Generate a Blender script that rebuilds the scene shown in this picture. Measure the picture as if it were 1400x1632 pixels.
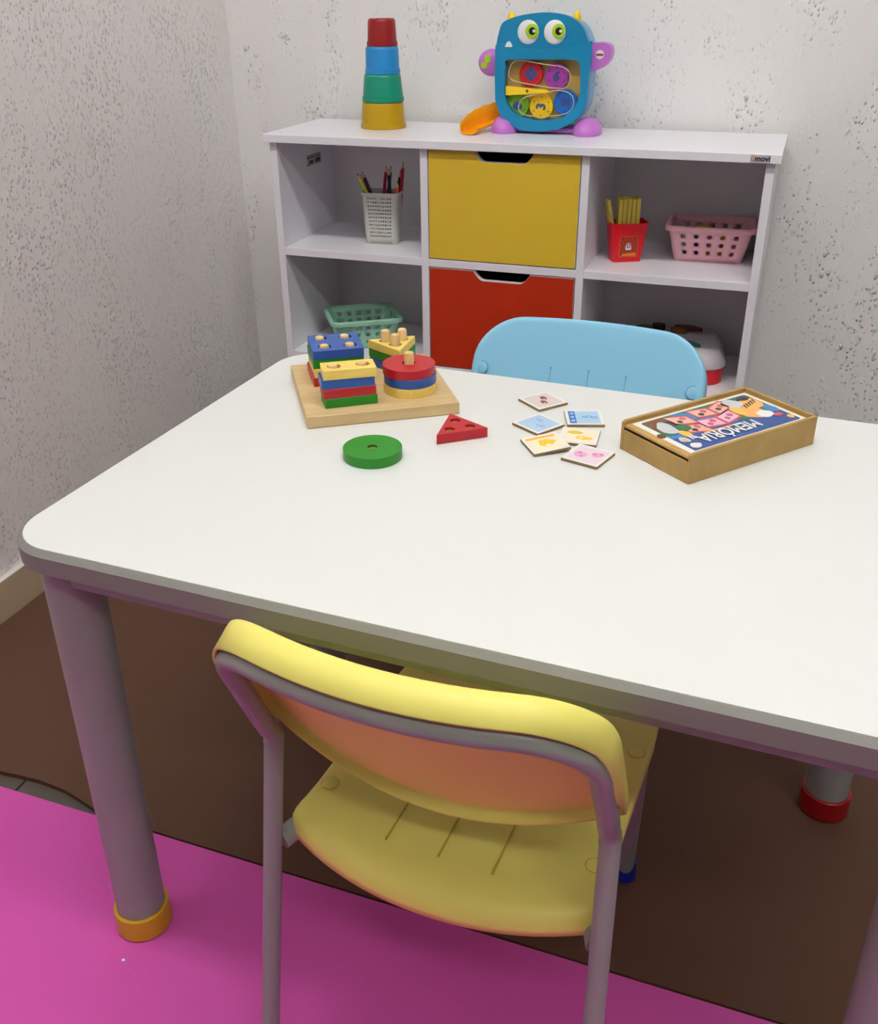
import bpy, bmesh, math, random
from mathutils import Vector, Matrix
from mathutils.geometry import tessellate_polygon
random.seed(7)
PI = math.pi
SC = bpy.context.scene
COL = SC.collection
for o in list(bpy.data.objects):
    bpy.data.objects.remove(o)

# ---------------------------------------------------------------- camera
cam_d = bpy.data.cameras.new('camera')
cam = bpy.data.objects.new('camera', cam_d)
COL.objects.link(cam)
cam.location = (1.0640, -1.9486, 1.0531)
cam.rotation_euler = tuple(math.radians(a) for a in (61.7843, 0.5247, 19.3473))
cam_d.sensor_fit = 'HORIZONTAL'
cam_d.sensor_width = 36.0
cam_d.lens = 36.0 * 1574.0 / 1400.0
cam_d.clip_start = 0.02
SC.camera = cam

# ---------------------------------------------------------------- world, light, exposure
W = bpy.data.worlds.new('world')
SC.world = W
W.use_nodes = True
W.node_tree.nodes['Background'].inputs[0].default_value = (0.9, 0.93, 1.0, 1)
W.node_tree.nodes['Background'].inputs[1].default_value = 0.2
SC.view_settings.view_transform = 'Standard'
SC.view_settings.look = 'None'
SC.view_settings.gamma = 1.0
SC.view_settings.use_curve_mapping = False
SC.view_settings.exposure = 0.0
LAMP_GLOW = 54.0
LAMP_Y = -1.46
CEIL = 3.0

# ---------------------------------------------------------------- helpers
def lin(c):
    return tuple(((v / 255.0) / 12.92 if v / 255.0 <= 0.04045 else ((v / 255.0 + 0.055) / 1.055) ** 2.4) for v in c)

def mat(name, rgb, rough=0.5, spec=0.5, metal=0.0, trans=0.0, alpha=1.0, noise=None, bump=None, coat=0.0, sss=0.0, ior=1.45):
    """procedural principled material; noise=(scale, amount) varies the colour, bump=(scale, strength, distance)"""
    m = bpy.data.materials.new(name)
    m.use_nodes = True
    nt = m.node_tree
    b = nt.nodes['Principled BSDF']
    c = lin(rgb)
    b.inputs['Base Color'].default_value = (*c, 1)
    b.inputs['Roughness'].default_value = rough
    b.inputs['Specular IOR Level'].default_value = spec
    b.inputs['Metallic'].default_value = metal
    b.inputs['Transmission Weight'].default_value = trans
    b.inputs['Alpha'].default_value = alpha
    b.inputs['Coat Weight'].default_value = coat
    b.inputs['IOR'].default_value = ior
    tc = nt.nodes.new('ShaderNodeTexCoord')
    n = nt.nodes.new('ShaderNodeTexNoise')
    sc_, am = noise if noise else (40.0, 0.03)
    n.inputs['Scale'].default_value = sc_
    n.inputs['Detail'].default_value = 4
    nt.links.new(tc.outputs['Object'], n.inputs['Vector'])
    mr = nt.nodes.new('ShaderNodeMapRange')
    mr.inputs[3].default_value = 1 - am
    mr.inputs[4].default_value = 1 + am
    nt.links.new(n.outputs['Fac'], mr.inputs[0])
    mx = nt.nodes.new('ShaderNodeVectorMath')
    mx.operation = 'SCALE'
    mx.inputs[0].default_value = c
    nt.links.new(mr.outputs[0], mx.inputs['Scale'])
    nt.links.new(mx.outputs[0], b.inputs['Base Color'])
    if bump:
        n2 = nt.nodes.new('ShaderNodeTexNoise')
        n2.inputs['Scale'].default_value = bump[0]
        n2.inputs['Detail'].default_value = 3
        nt.links.new(tc.outputs['Object'], n2.inputs['Vector'])
        bp = nt.nodes.new('ShaderNodeBump')
        bp.inputs['Strength'].default_value = bump[1]
        bp.inputs['Distance'].default_value = bump[2]
        nt.links.new(n2.outputs['Fac'], bp.inputs['Height'])
        nt.links.new(bp.outputs[0], b.inputs['Normal'])
    return m

def wood(name, rgb, rgb2, scale=(14, 120, 120), rough=0.5, spec=0.4):
    m = mat(name, rgb, rough, spec)
    nt = m.node_tree
    b = nt.nodes['Principled BSDF']
    tc = nt.nodes.new('ShaderNodeTexCoord')
    mp = nt.nodes.new('ShaderNodeMapping')
    mp.inputs['Scale'].default_value = scale
    n = nt.nodes.new('ShaderNodeTexNoise')
    n.inputs['Scale'].default_value = 1.0
    n.inputs['Detail'].default_value = 5
    n.inputs['Distortion'].default_value = 0.6
    r = nt.nodes.new('ShaderNodeValToRGB')
    r.color_ramp.elements[0].position = 0.3
    r.color_ramp.elements[1].position = 0.72
    r.color_ramp.elements[0].color = (*lin(rgb2), 1)
    r.color_ramp.elements[1].color = (*lin(rgb), 1)
    nt.links.new(tc.outputs['Object'], mp.inputs[0])
    nt.links.new(mp.outputs[0], n.inputs['Vector'])
    nt.links.new(n.outputs['Fac'], r.inputs[0])
    nt.links.new(r.outputs[0], b.inputs['Base Color'])
    return m

class MB:
    """collects vertices and faces of one mesh"""
    def __init__(s):
        s.v, s.f, s.mi = [], [], []
    def add(s, vs, fs, mi=0, M=None):
        k = len(s.v)
        s.v += [tuple(M @ Vector(p)) if M is not None else tuple(p) for p in vs]
        s.f += [tuple(i + k for i in f) for f in fs]
        s.mi += [mi] * len(fs)
        return s
    def box(s, a, b, mi=0, M=None):
        x0, y0, z0 = a; x1, y1, z1 = b
        vs = [(x0,y0,z0),(x1,y0,z0),(x1,y1,z0),(x0,y1,z0),(x0,y0,z1),(x1,y0,z1),(x1,y1,z1),(x0,y1,z1)]
        fs = [(0,3,2,1),(4,5,6,7),(0,1,5,4),(1,2,6,5),(2,3,7,6),(3,0,4,7)]
        return s.add(vs, fs, mi, M)
    def plate(s, loops, z0, z1, mi=0, M=None, mi_top=None):
        """polygon with holes extruded from z0 to z1 (first loop is the outline)"""
        flat = [p for l in loops for p in l]
        tris = tessellate_polygon([[Vector((p[0], p[1], 0)) for p in l] for l in loops])
        n = len(flat)
        vs = [(p[0], p[1], z0) for p in flat] + [(p[0], p[1], z1) for p in flat]
        top, bot = [], []
        for t in tris:
            a, b, c = (flat[i] for i in t)
            if (b[0]-a[0])*(c[1]-a[1]) - (b[1]-a[1])*(c[0]-a[0]) < 0:
                t = (t[0], t[2], t[1])
            top.append(tuple(i + n for i in t)); bot.append((t[2], t[1], t[0]))
        side, k = [], 0
        for li, l in enumerate(loops):
            ar = sum(l[i][0]*l[(i+1) % len(l)][1] - l[(i+1) % len(l)][0]*l[i][1] for i in range(len(l)))
            fl = (ar < 0) != (li > 0)
            for i in range(len(l)):
                a, b = k + i, k + (i + 1) % len(l)
                side.append((a, b, b + n, a + n) if not fl else (b, a, a + n, b + n))
            k += len(l)
        kk = len(s.f)
        s.add(vs, top + bot + side, mi, M)
        if mi_top is not None:
            for i in range(len(top)):
                s.mi[kk + i] = mi_top
        return s
    def tube(s, pts, r, n=12, mi=0, cap=True, M=None):
        pts = [Vector(p) for p in pts]
        rs = r if isinstance(r, (list, tuple)) else [r] * len(pts)
        vs, fs = [], []
        up = None
        for i, p in enumerate(pts):
            d = (pts[min(i+1, len(pts)-1)] - pts[max(i-1, 0)]).normalized()
            if up is None:
                up = Vector((0,0,1)) if abs(d.z) < 0.9 else Vector((1,0,0))
            a = d.cross(up).normalized(); up = a.cross(d).normalized()
            for k in range(n):
                t = 2*PI*k/n
                vs.append(p + (a*math.cos(t) + up*math.sin(t)) * rs[i])
        for i in range(len(pts)-1):
            for k in range(n):
                fs.append((i*n+k, i*n+(k+1) % n, (i+1)*n+(k+1) % n, (i+1)*n+k))
        if cap:
            fs.append(tuple(range(n-1, -1, -1))); fs.append(tuple((len(pts)-1)*n + k for k in range(n)))
        return s.add(vs, fs, mi, M)
    def lathe(s, prof, n=32, mi=0, M=None, sx=1.0, sy=1.0):
        vs, fs = [], []
        for r, z in prof:
            for k in range(n):
                t = 2*PI*k/n
                vs.append((r*math.cos(t)*sx, r*math.sin(t)*sy, z))
        for i in range(len(prof)-1):
            for k in range(n):
                fs.append((i*n+k, i*n+(k+1) % n, (i+1)*n+(k+1) % n, (i+1)*n+k))
        fs.append(tuple(range(n-1, -1, -1))); fs.append(tuple((len(prof)-1)*n + k for k in range(n)))
        return s.add(vs, fs, mi, M)
    def ball(s, c, r, n=16, mi=0, sq=(1,1,1), M=None):
        vs, fs = [], []
        m = max(6, n//2)
        for i in range(m+1):
            a = PI*i/m
            for k in range(n):
                t = 2*PI*k/n
                vs.append((c[0]+r*sq[0]*math.sin(a)*math.cos(t), c[1]+r*sq[1]*math.sin(a)*math.sin(t), c[2]+r*sq[2]*math.cos(a)))
        for i in range(m):
            for k in range(n):
                fs.append((i*n+(k+1) % n, i*n+k, (i+1)*n+k, (i+1)*n+(k+1) % n))
        return s.add(vs, fs, mi, M)
    def build(s, name, mats, parent=None, smooth=False, bevel=0, seg=2, solid=0, sub=0, weld=False, offset=-1):
        me = bpy.data.meshes.new(name)
        me.from_pydata(s.v, [], s.f)
        mats = mats if isinstance(mats, (list, tuple)) else [mats]
        for m in mats:
            me.materials.append(m)
        for p, i in zip(me.polygons, s.mi):
            p.material_index = i
        bm = bmesh.new(); bm.from_mesh(me)
        bmesh.ops.remove_doubles(bm, verts=bm.verts, dist=1e-6)
        bmesh.ops.recalc_face_normals(bm, faces=bm.faces)
        bm.to_mesh(me); bm.free()
        me.validate()
        if smooth:
            for p in me.polygons:
                p.use_smooth = True
            me.set_sharp_from_angle(angle=math.radians(smooth if smooth > 1 else 40))
        o = bpy.data.objects.new(name, me)
        COL.objects.link(o)
        if parent:
            o.parent = parent
        if solid:
            md = o.modifiers.new('solid', 'SOLIDIFY'); md.thickness = solid; md.offset = offset
        if bevel:
            md = o.modifiers.new('bevel', 'BEVEL'); md.width = bevel; md.segments = seg
            md.limit_method = 'ANGLE'; md.angle_limit = math.radians(35)
            if not smooth:
                for p in me.polygons:
                    p.use_smooth = True
                me.set_sharp_from_angle(angle=math.radians(30))
                wn = True
        if bevel:
            md = o.modifiers.new('weighted', 'WEIGHTED_NORMAL'); md.keep_sharp = True
        if sub:
            md = o.modifiers.new('sub', 'SUBSURF'); md.levels = sub; md.render_levels = sub
        return o

def tag(o, label=None, cat=None, group=None, kind=None):
    if label: o['label'] = label
    if cat: o['category'] = cat
    if group: o['group'] = group
    if kind: o['kind'] = kind
    return o

def thing(name, label, cat, loc=(0,0,0), rz=0.0, group=None, rot=None):
    o = bpy.data.objects.new(name, None)
    COL.objects.link(o)
    o.empty_display_size = 0.05
    o.location = loc
    o.rotation_euler = rot if rot else (0, 0, rz)
    return tag(o, label, cat, group)

def copy_thing(o, loc=None, rz=None, label=None, group=None):
    def rec(a, par):
        c = a.copy(); COL.objects.link(c); c.parent = par
        for ch in list(a.children): rec(ch, c)
        return c
    c = rec(o, None)
    if loc is not None: c.location = loc
    if rz is not None: c.rotation_euler = (0, 0, rz)
    if label: c['label'] = label
    if group: c['group'] = group
    return c

def circle(cx, cy, r, n=24, ry=None, a0=0.0):
    return [(cx + r*math.cos(a0 + 2*PI*k/n), cy + (ry or r)*math.sin(a0 + 2*PI*k/n)) for k in range(n)]

def rrect(x0, y0, x1, y1, r, n=6):
    rr = r if isinstance(r, (list, tuple)) else [r]*4
    out = []
    for (cx, cy, a, q) in ((x1-rr[0], y0+rr[0], -90, rr[0]), (x1-rr[1], y1-rr[1], 0, rr[1]), (x0+rr[2], y1-rr[2], 90, rr[2]), (x0+rr[3], y0+rr[3], 180, rr[3])):
        for k in range(n+1):
            t = math.radians(a + 90*k/n)
            out.append((cx + q*math.cos(t), cy + q*math.sin(t)))
    return out

def text_mesh(body, size, bold=0.0, align='CENTER'):
    cu = bpy.data.curves.new('lettering', 'FONT')
    cu.body = body; cu.size = size; cu.align_x = align; cu.align_y = 'CENTER'
    cu.resolution_u = 4
    o = bpy.data.objects.new('lettering', cu)
    COL.objects.link(o)
    dg = bpy.context.evaluated_depsgraph_get()
    me = bpy.data.meshes.new_from_object(o.evaluated_get(dg))
    v0 = [tuple(v.co) for v in me.vertices]; f0 = [tuple(p.vertices) for p in me.polygons]
    vs, fs = [], []
    for k, (dx, dy) in enumerate(((0, 0), (bold, 0), (-bold, 0), (0, bold), (0, -bold)) if bold else ((0, 0),)):   # offset strikes make the bold face
        fs += [tuple(i+len(vs) for i in f) for f in f0]
        vs += [(x+dx, y+dy, z+0.00006*k) for x, y, z in v0]
    bpy.data.objects.remove(o); bpy.data.curves.remove(cu); bpy.data.meshes.remove(me)
    return vs, fs

def smoothpath(pts, n=6):
    """Catmull-Rom through the points"""
    P = [Vector(p) for p in pts]
    out = []
    for i in range(len(P)-1):
        a, b, c, d = P[max(i-1, 0)], P[i], P[i+1], P[min(i+2, len(P)-1)]
        for k in range(n):
            t = k/n
            out.append(0.5*((2*b) + (c-a)*t + (2*a-5*b+4*c-d)*t*t + (3*b-a-3*c+d)*t**3))
    out.append(P[-1])
    return out

def fillet(pts, r, n=6):
    """polyline with rounded corners"""
    P = [Vector(p) for p in pts]
    out = [P[0]]
    for i in range(1, len(P)-1):
        a, b, c = P[i-1], P[i], P[i+1]
        rr = r[i-1] if isinstance(r, (list, tuple)) else r
        u = (a-b); v = (c-b)
        d = min(rr, u.length*0.48, v.length*0.48)
        p0 = b + u.normalized()*d; p1 = b + v.normalized()*d
        for k in range(n+1):
            t = k/n
            out.append((1-t)**2*p0 + 2*t*(1-t)*b + t*t*p1)
    out.append(P[-1])
    return out

def spline_loop(pts, n=4):
    P = [Vector((p[0], p[1], 0)) for p in pts]
    N = len(P); out = []
    for i in range(N):
        a, b, c, d = P[(i-1) % N], P[i], P[(i+1) % N], P[(i+2) % N]
        for k in range(n):
            t = k/n
            q = 0.5*((2*b) + (c-a)*t + (2*a-5*b+4*c-d)*t*t + (3*b-a-3*c+d)*t**3)
            out.append((q.x, q.y))
    return out

# ---------------------------------------------------------------- materials
def wall_mat(name, rgb, keep=0.42, base=0.15, fine=150):
    m = bpy.data.materials.new(name)
    m.use_nodes = True
    nt = m.node_tree; L = nt.links
    b = nt.nodes['Principled BSDF']
    b.inputs['Roughness'].default_value = 0.34
    b.inputs['Specular IOR Level'].default_value = 0.5
    tc = nt.nodes.new('ShaderNodeTexCoord')
    def noise(scale, detail, sc, rough=0.55, dist=0.0):
        mp = nt.nodes.new('ShaderNodeMapping'); mp.inputs['Scale'].default_value = sc
        n = nt.nodes.new('ShaderNodeTexNoise')
        n.inputs['Scale'].default_value = scale; n.inputs['Detail'].default_value = detail
        n.inputs['Roughness'].default_value = rough; n.inputs['Distortion'].default_value = dist
        L.new(tc.outputs['Object'], mp.inputs[0]); L.new(mp.outputs[0], n.inputs['Vector'])
        return n.outputs['Fac']
    def ramp(x, a, b_, lo=0.0, hi=1.0):
        r = nt.nodes.new('ShaderNodeMapRange'); r.interpolation_type = 'SMOOTHSTEP'
        r.inputs[1].default_value = a; r.inputs[2].default_value = b_
        r.inputs[3].default_value = lo; r.inputs[4].default_value = hi
        L.new(x, r.inputs[0]); return r.outputs[0]
    def op(kind, a, b_):
        q = nt.nodes.new('ShaderNodeMath'); q.operation = kind
        for i, x in enumerate((a, b_)):
            if isinstance(x, (int, float)): q.inputs[i].default_value = x
            else: L.new(x, q.inputs[i])
        return q.outputs[0]
    pits = ramp(noise(150, 2, (1, 1, 0.5)), 0.62, 0.71)          # gouges left by the roller, drawn out vertically
    def grains(scale, sc, keep, r0, r1):                        # separate raised grains
        mp = nt.nodes.new('ShaderNodeMapping'); mp.inputs['Scale'].default_value = sc
        v = nt.nodes.new('ShaderNodeTexVoronoi'); v.inputs['Scale'].default_value = scale
        v.inputs['Randomness'].default_value = 1.0
        L.new(tc.outputs['Object'], mp.inputs[0]); L.new(mp.outputs[0], v.inputs['Vector'])
        sp = nt.nodes.new('ShaderNodeSeparateColor'); L.new(v.outputs['Color'], sp.inputs[0])
        return op('MULTIPLY', ramp(v.outputs['Distance'], r0, r1, 1.0, 0.0), op('LESS_THAN', sp.outputs[0], keep))
    crumbs = op('ADD', grains(fine, (1, 1, 0.6), keep, 0.12, 0.42), op('MULTIPLY', grains(75, (1, 1, 0.5), keep*0.38, 0.10, 0.34), 1.3))
    mask = ramp(noise(7, 3, (1.6, 1.6, 0.55)), 0.42, 0.62)      # they come in vertical bands
    waves = noise(14, 3, (1, 1, 0.5))
    h = op('SUBTRACT', op('MULTIPLY', crumbs, 1.15), op('MULTIPLY', pits, 0.55))
    h = op('MULTIPLY', h, op('ADD', op('MULTIPLY', mask, 1-base), base))
    h = op('ADD', h, op('MULTIPLY', waves, 0.8))
    bp = nt.nodes.new('ShaderNodeBump')
    bp.inputs['Strength'].default_value = 1.0
    bp.inputs['Distance'].default_value = 0.0024
    L.new(h, bp.inputs['Height']); L.new(bp.outputs[0], b.inputs['Normal'])
    stain = ramp(noise(2.2, 3, (1, 1, 1)), 0.3, 0.7, 0.97, 1.0)
    vm = nt.nodes.new('ShaderNodeVectorMath'); vm.operation = 'SCALE'; vm.inputs[0].default_value = lin(rgb)
    L.new(stain, vm.inputs['Scale']); L.new(vm.outputs[0], b.inputs['Base Color'])
    return m

def mat_foam(name, rgb, fine=900, dark=0.08, rough=0.75):
    m = mat(name, rgb, rough, 0.25, noise=(260, dark), bump=(fine, 0.35, 0.0006))
    return m

M_WALL = wall_mat('textured_wall_paint', (242, 241, 238))
M_WALL_L = wall_mat('coarse_textured_wall_paint', (244, 241, 238), 0.50, 0.36, 185)
M_FAR = mat('far_wall_paint', (132, 130, 126), 0.7)
M_CEIL = mat('ceiling_paint', (228, 228, 225), 0.8)
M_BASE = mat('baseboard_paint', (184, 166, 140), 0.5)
M_BASETOP = mat('baseboard_top_lit', (225, 220, 215), 0.5)  # overhead light on the ledge, put into the colour of the top faces
M_TILE = mat('dark_floor_tile', (84, 78, 70), 0.4, noise=(20, 0.15))
M_GROUT = mat('tile_grout', (25, 22, 20), 0.8)
M_PINK = mat_foam('pink_foam_mat', (208, 86, 172))
M_BROWN = mat_foam('brown_foam_mat', (90, 63, 48), fine=700)
M_TOP = mat('white_laminate', (228, 230, 226), 0.32, 0.4, noise=(3, 0.005))
M_EDGE = mat('grey_edge_profile', (132, 130, 124), 0.5, noise=(60, 0.02))
M_TUBE = mat('mauve_grey_paint', (148, 152, 146), 0.36, 0.5)
M_GOLD = mat('mustard_plastic', (205, 162, 24), 0.4)
M_BLUECAP = mat('blue_plastic', (20, 40, 170), 0.4)
M_REDCAP = mat('red_plastic_cap', (150, 12, 18), 0.4)
M_GREENCAP = mat('green_plastic_cap', (20, 120, 50), 0.4)
M_YCHAIR = mat('yellow_plastic', (240, 229, 118), 0.42, 0.45, noise=(8, 0.01), bump=(900, 0.08, 0.0003))
M_BCHAIR = mat('sky_blue_plastic', (138, 200, 228), 0.42, 0.45, noise=(8, 0.01), bump=(900, 0.08, 0.0003))
M_YSLOT = mat('yellow_groove', (196, 180, 60), 0.6)
M_BSLOT = mat('blue_groove', (92, 150, 185), 0.6)
M_MDF = mat('white_melamine', (240, 238, 244), 0.28, 0.5, noise=(2, 0.01))
M_MDFIN = mat('white_melamine_inside', (228, 227, 228), 0.32, 0.5)
M_YDRAW = mat('yellow_laminate', (222, 188, 52), 0.4, 0.4, noise=(2, 0.01))
M_RDRAW = mat('red_laminate', (180, 44, 6), 0.4, 0.4, noise=(2, 0.01))
M_BLACK = mat('black', (14, 14, 15), 0.5)
M_WHITE = mat('white_plastic', (240, 240, 238), 0.35)
M_PRINTW = mat('white_print', (240, 240, 236), 0.45)

def plastic(name, rgb, rough=0.35, **k):
    return mat(name, rgb, rough, 0.5, **k)

# ---------------------------------------------------------------- room shell
XL, YB, XR, YF = -0.243, 0.292, 4.2, -5.2
FZ = -0.008                                   # tile level; the foam mats are 8 mm thick, their top is z = 0
def struct(name, mb, m, **k):
    return tag(mb.build(name, m, **k), kind='structure')
struct('wall_left', MB().box((XL-0.1, YF-0.1, FZ), (XL, YB+0.1, CEIL)), M_WALL_L)
struct('wall_back', MB().box((XL, YB, FZ), (XR+0.1, YB+0.1, CEIL)), M_WALL)
struct('wall_right', MB().box((XR, YF, FZ), (XR+0.1, YB, CEIL)), M_FAR)
struct('wall_front', MB().box((XL, YF-0.1, FZ), (XR+0.1, YF, CEIL)), M_FAR)
struct('ceiling', MB().box((XL-0.1, YF-0.1, CEIL), (XR+0.1, YB+0.1, CEIL+0.1)), M_CEIL)
floor = struct('floor', MB().box((XL-0.1, YF-0.1, FZ-0.1), (XR+0.1, YB+0.1, FZ-0.003)), M_GROUT)
tile_me = None
TW_, TL_ = 0.45, 0.45
for i in range(-1, 9):
    for j in range(-12, 1):
        x0 = 0.0895 + i*TW_; y0 = -0.93 + (j+1)*TL_ - TL_
        xa, xb = max(x0+0.0015, XL), min(x0+TW_-0.0015, XR)
        ya, yb = max(y0+0.0015, YF), min(y0+TL_-0.0015, YB)
        if xb-xa < 0.02 or yb-ya < 0.02: continue
        MB().box((xa, ya, FZ-0.003), (xb, yb, FZ)).build('tile', M_TILE, floor, bevel=0.0008, seg=1)
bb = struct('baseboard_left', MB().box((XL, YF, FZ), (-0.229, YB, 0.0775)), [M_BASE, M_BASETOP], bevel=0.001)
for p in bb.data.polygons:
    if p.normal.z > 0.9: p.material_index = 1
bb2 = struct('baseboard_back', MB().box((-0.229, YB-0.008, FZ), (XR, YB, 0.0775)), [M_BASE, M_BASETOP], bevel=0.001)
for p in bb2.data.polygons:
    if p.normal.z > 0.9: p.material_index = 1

def ceiling_light(x, y0, label, glow):
    """twin tube fitting on the ceiling"""
    t = thing('ceiling_light', label, 'ceiling light', (x, y0, CEIL), 0, 'twin tube ceiling lights')
    MB().box((-1.33, -0.09, -0.03), (1.33, 0.09, 0)).build('housing', M_WHITE, t, bevel=0.004)
    e = bpy.data.materials.new('lamp_glow'); e.use_nodes = True
    nt = e.node_tree; nt.nodes.clear()
    em = nt.nodes.new('ShaderNodeEmission'); ou = nt.nodes.new('ShaderNodeOutputMaterial')
    em.inputs[0].default_value = (1.0, 0.99, 0.97, 1); em.inputs[1].default_value = glow
    nt.links.new(em.outputs[0], ou.inputs[0])
    for y in (-0.055, 0.055):
        MB().tube([(-1.30, y, -0.075), (1.30, y, -0.075)], 0.016, 12).build('glow_tube', e, t, smooth=50)
        for x in (-1.31, 1.31):
            MB().box((x-0.012, y-0.018, -0.095), (x+0.012, y+0.018, -0.028)).build('tube_holder', M_WHITE, t, bevel=0.002)
    return t
ceiling_light(1.10, LAMP_Y, 'twin tube light fitting on the ceiling above the near edge of the table', LAMP_GLOW)
ceiling_light(2.20, -2.9, 'twin tube light fitting on the ceiling further back in the room', LAMP_GLOW*0.62)

# ---------------------------------------------------------------- foam mats
TX, TY, TA = 0.3725, -1.2996, math.radians(-2.3005)     # table frame: front left corner and yaw
def tw(u, v, z=0.0):
    return (TX + u*math.cos(TA) - v*math.sin(TA), TY + u*math.sin(TA) + v*math.cos(TA), z)
def mat_edge(u):
    return 0.1705 + 0.021*u
pk = [tw(u, mat_edge(u))[:2] for u in (-0.585, 0.0, 0.6, 1.3)]
pk += [(pk[-1][0]-0.05, -2.45), (XL+0.03, -2.45)]
pk[0] = (-0.225, pk[0][1])
tag(MB().plate([pk], FZ, 0).build('pink_exercise_mat', M_PINK, bevel=0.002), 'bright pink foam exercise mat on the floor under the near chair', 'mat')
wave = [(-0.60, 0.190), (-0.45, 0.188), (-0.36, 0.187), (-0.328, 0.1875), (-0.303, 0.1905), (-0.265, 0.1935), (-0.215, 0.1905), (-0.173, 0.1815), (-0.140, 0.1725)]
br = [tw(u, v+0.001)[:2] for u, v in wave] + [tw(u, mat_edge(u)+0.0022)[:2] for u in (-0.08, 0.0, 0.3, 0.6, 0.9, 1.3)]
br[0] = (-0.227, br[0][1])
br += [(br[-1][0]+0.02, -0.06), (-0.227, -0.06)]
tag(MB().plate([br], FZ, 0).build('brown_exercise_mat', M_BROWN, bevel=0.002), 'dark brown foam exercise mat under the table with a wavy edge at left', 'mat')
tag(MB().plate([[(-0.0022,-0.001),(0.001,-0.0018),(0.0024,0.0006),(0.0002,0.002),(-0.0018,0.0012)]], 0, 0.0012).build('paper_scrap', M_PRINTW), 'tiny white paper scrap lying on the pink mat', 'scrap').location = (0.4227, -1.3189, 0.0002)

# ---------------------------------------------------------------- table
TH, TD, TWD = 0.5752, 0.6027, 0.9120
def make_table():
    t = thing('activity_table', 'white topped children\'s table with grey rim and mauve tube legs', 'table', (TX, TY, 0), TA)
    MB().plate([rrect(0, 0, TWD, TD, 0.055, 10)], TH-0.024, TH).build('tabletop', M_TOP, t, smooth=30)
    # rim profile: chamfer on top, vertical face below
    b = MB()
    prof = [(0.0, -0.0006), (0.0012, -0.0006), (0.0065, -0.006), (0.0065, -0.0250), (0.0, -0.0250)]
    loops = []
    for off, z in prof:
        loops.append([(x, y, TH+z) for x, y in rrect(-off, -off, TWD+off, TD+off, 0.055+off, 10)])
    n = len(loops[0])
    vs = [p for l in loops for p in l]; fs = []
    for i in range(len(loops)):
        j = (i+1) % len(loops)
        for k in range(n):
            fs.append((i*n+k, i*n+(k+1) % n, j*n+(k+1) % n, j*n+k))
    b.add(vs, fs).build('edge_band', M_EDGE, t, smooth=30)
    a = 0.0415
    z0, z1 = TH-0.047, TH-0.0252
    for (p, q) in (((0.07, 0.010), (TWD-0.07, 0.028)), ((0.07, TD-0.028), (TWD-0.07, TD-0.010)), ((0.010, 0.07), (0.028, TD-0.07)), ((TWD-0.028, 0.07), (TWD-0.010, TD-0.07))):
        MB().box((p[0], p[1], z0), (q[0], q[1], z1)).build('apron', M_TUBE, t, bevel=0.002)
    for (u, v, cap, cn) in ((a, a, M_GOLD, 'mustard yellow foot cap'), (0.8690, a, M_GREENCAP, None), (0.8316, TD-a, M_REDCAP, 'dark red foot cap'), (a, TD-a, M_BLUECAP, 'blue foot cap')):
        du = 0.002 if u < 0.4 else -0.002
        leg = MB().tube([(u-du, v, 0.012), (u+du, v, TH-0.0252)], 0.0293, 40).build('leg', M_TUBE, t, smooth=40)
        c = MB().lathe([(0.0325, 0.0006), (0.0345, 0.003), (0.0335, 0.034), (0.0322, 0.0352), (0.0296, 0.0352), (0.0296, 0.02)], 40).build('foot_cap', cap, leg, smooth=40)
        c.location = (u-du, v, 0)
        if cn: c['label'] = cn
    return t
make_table()

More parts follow.
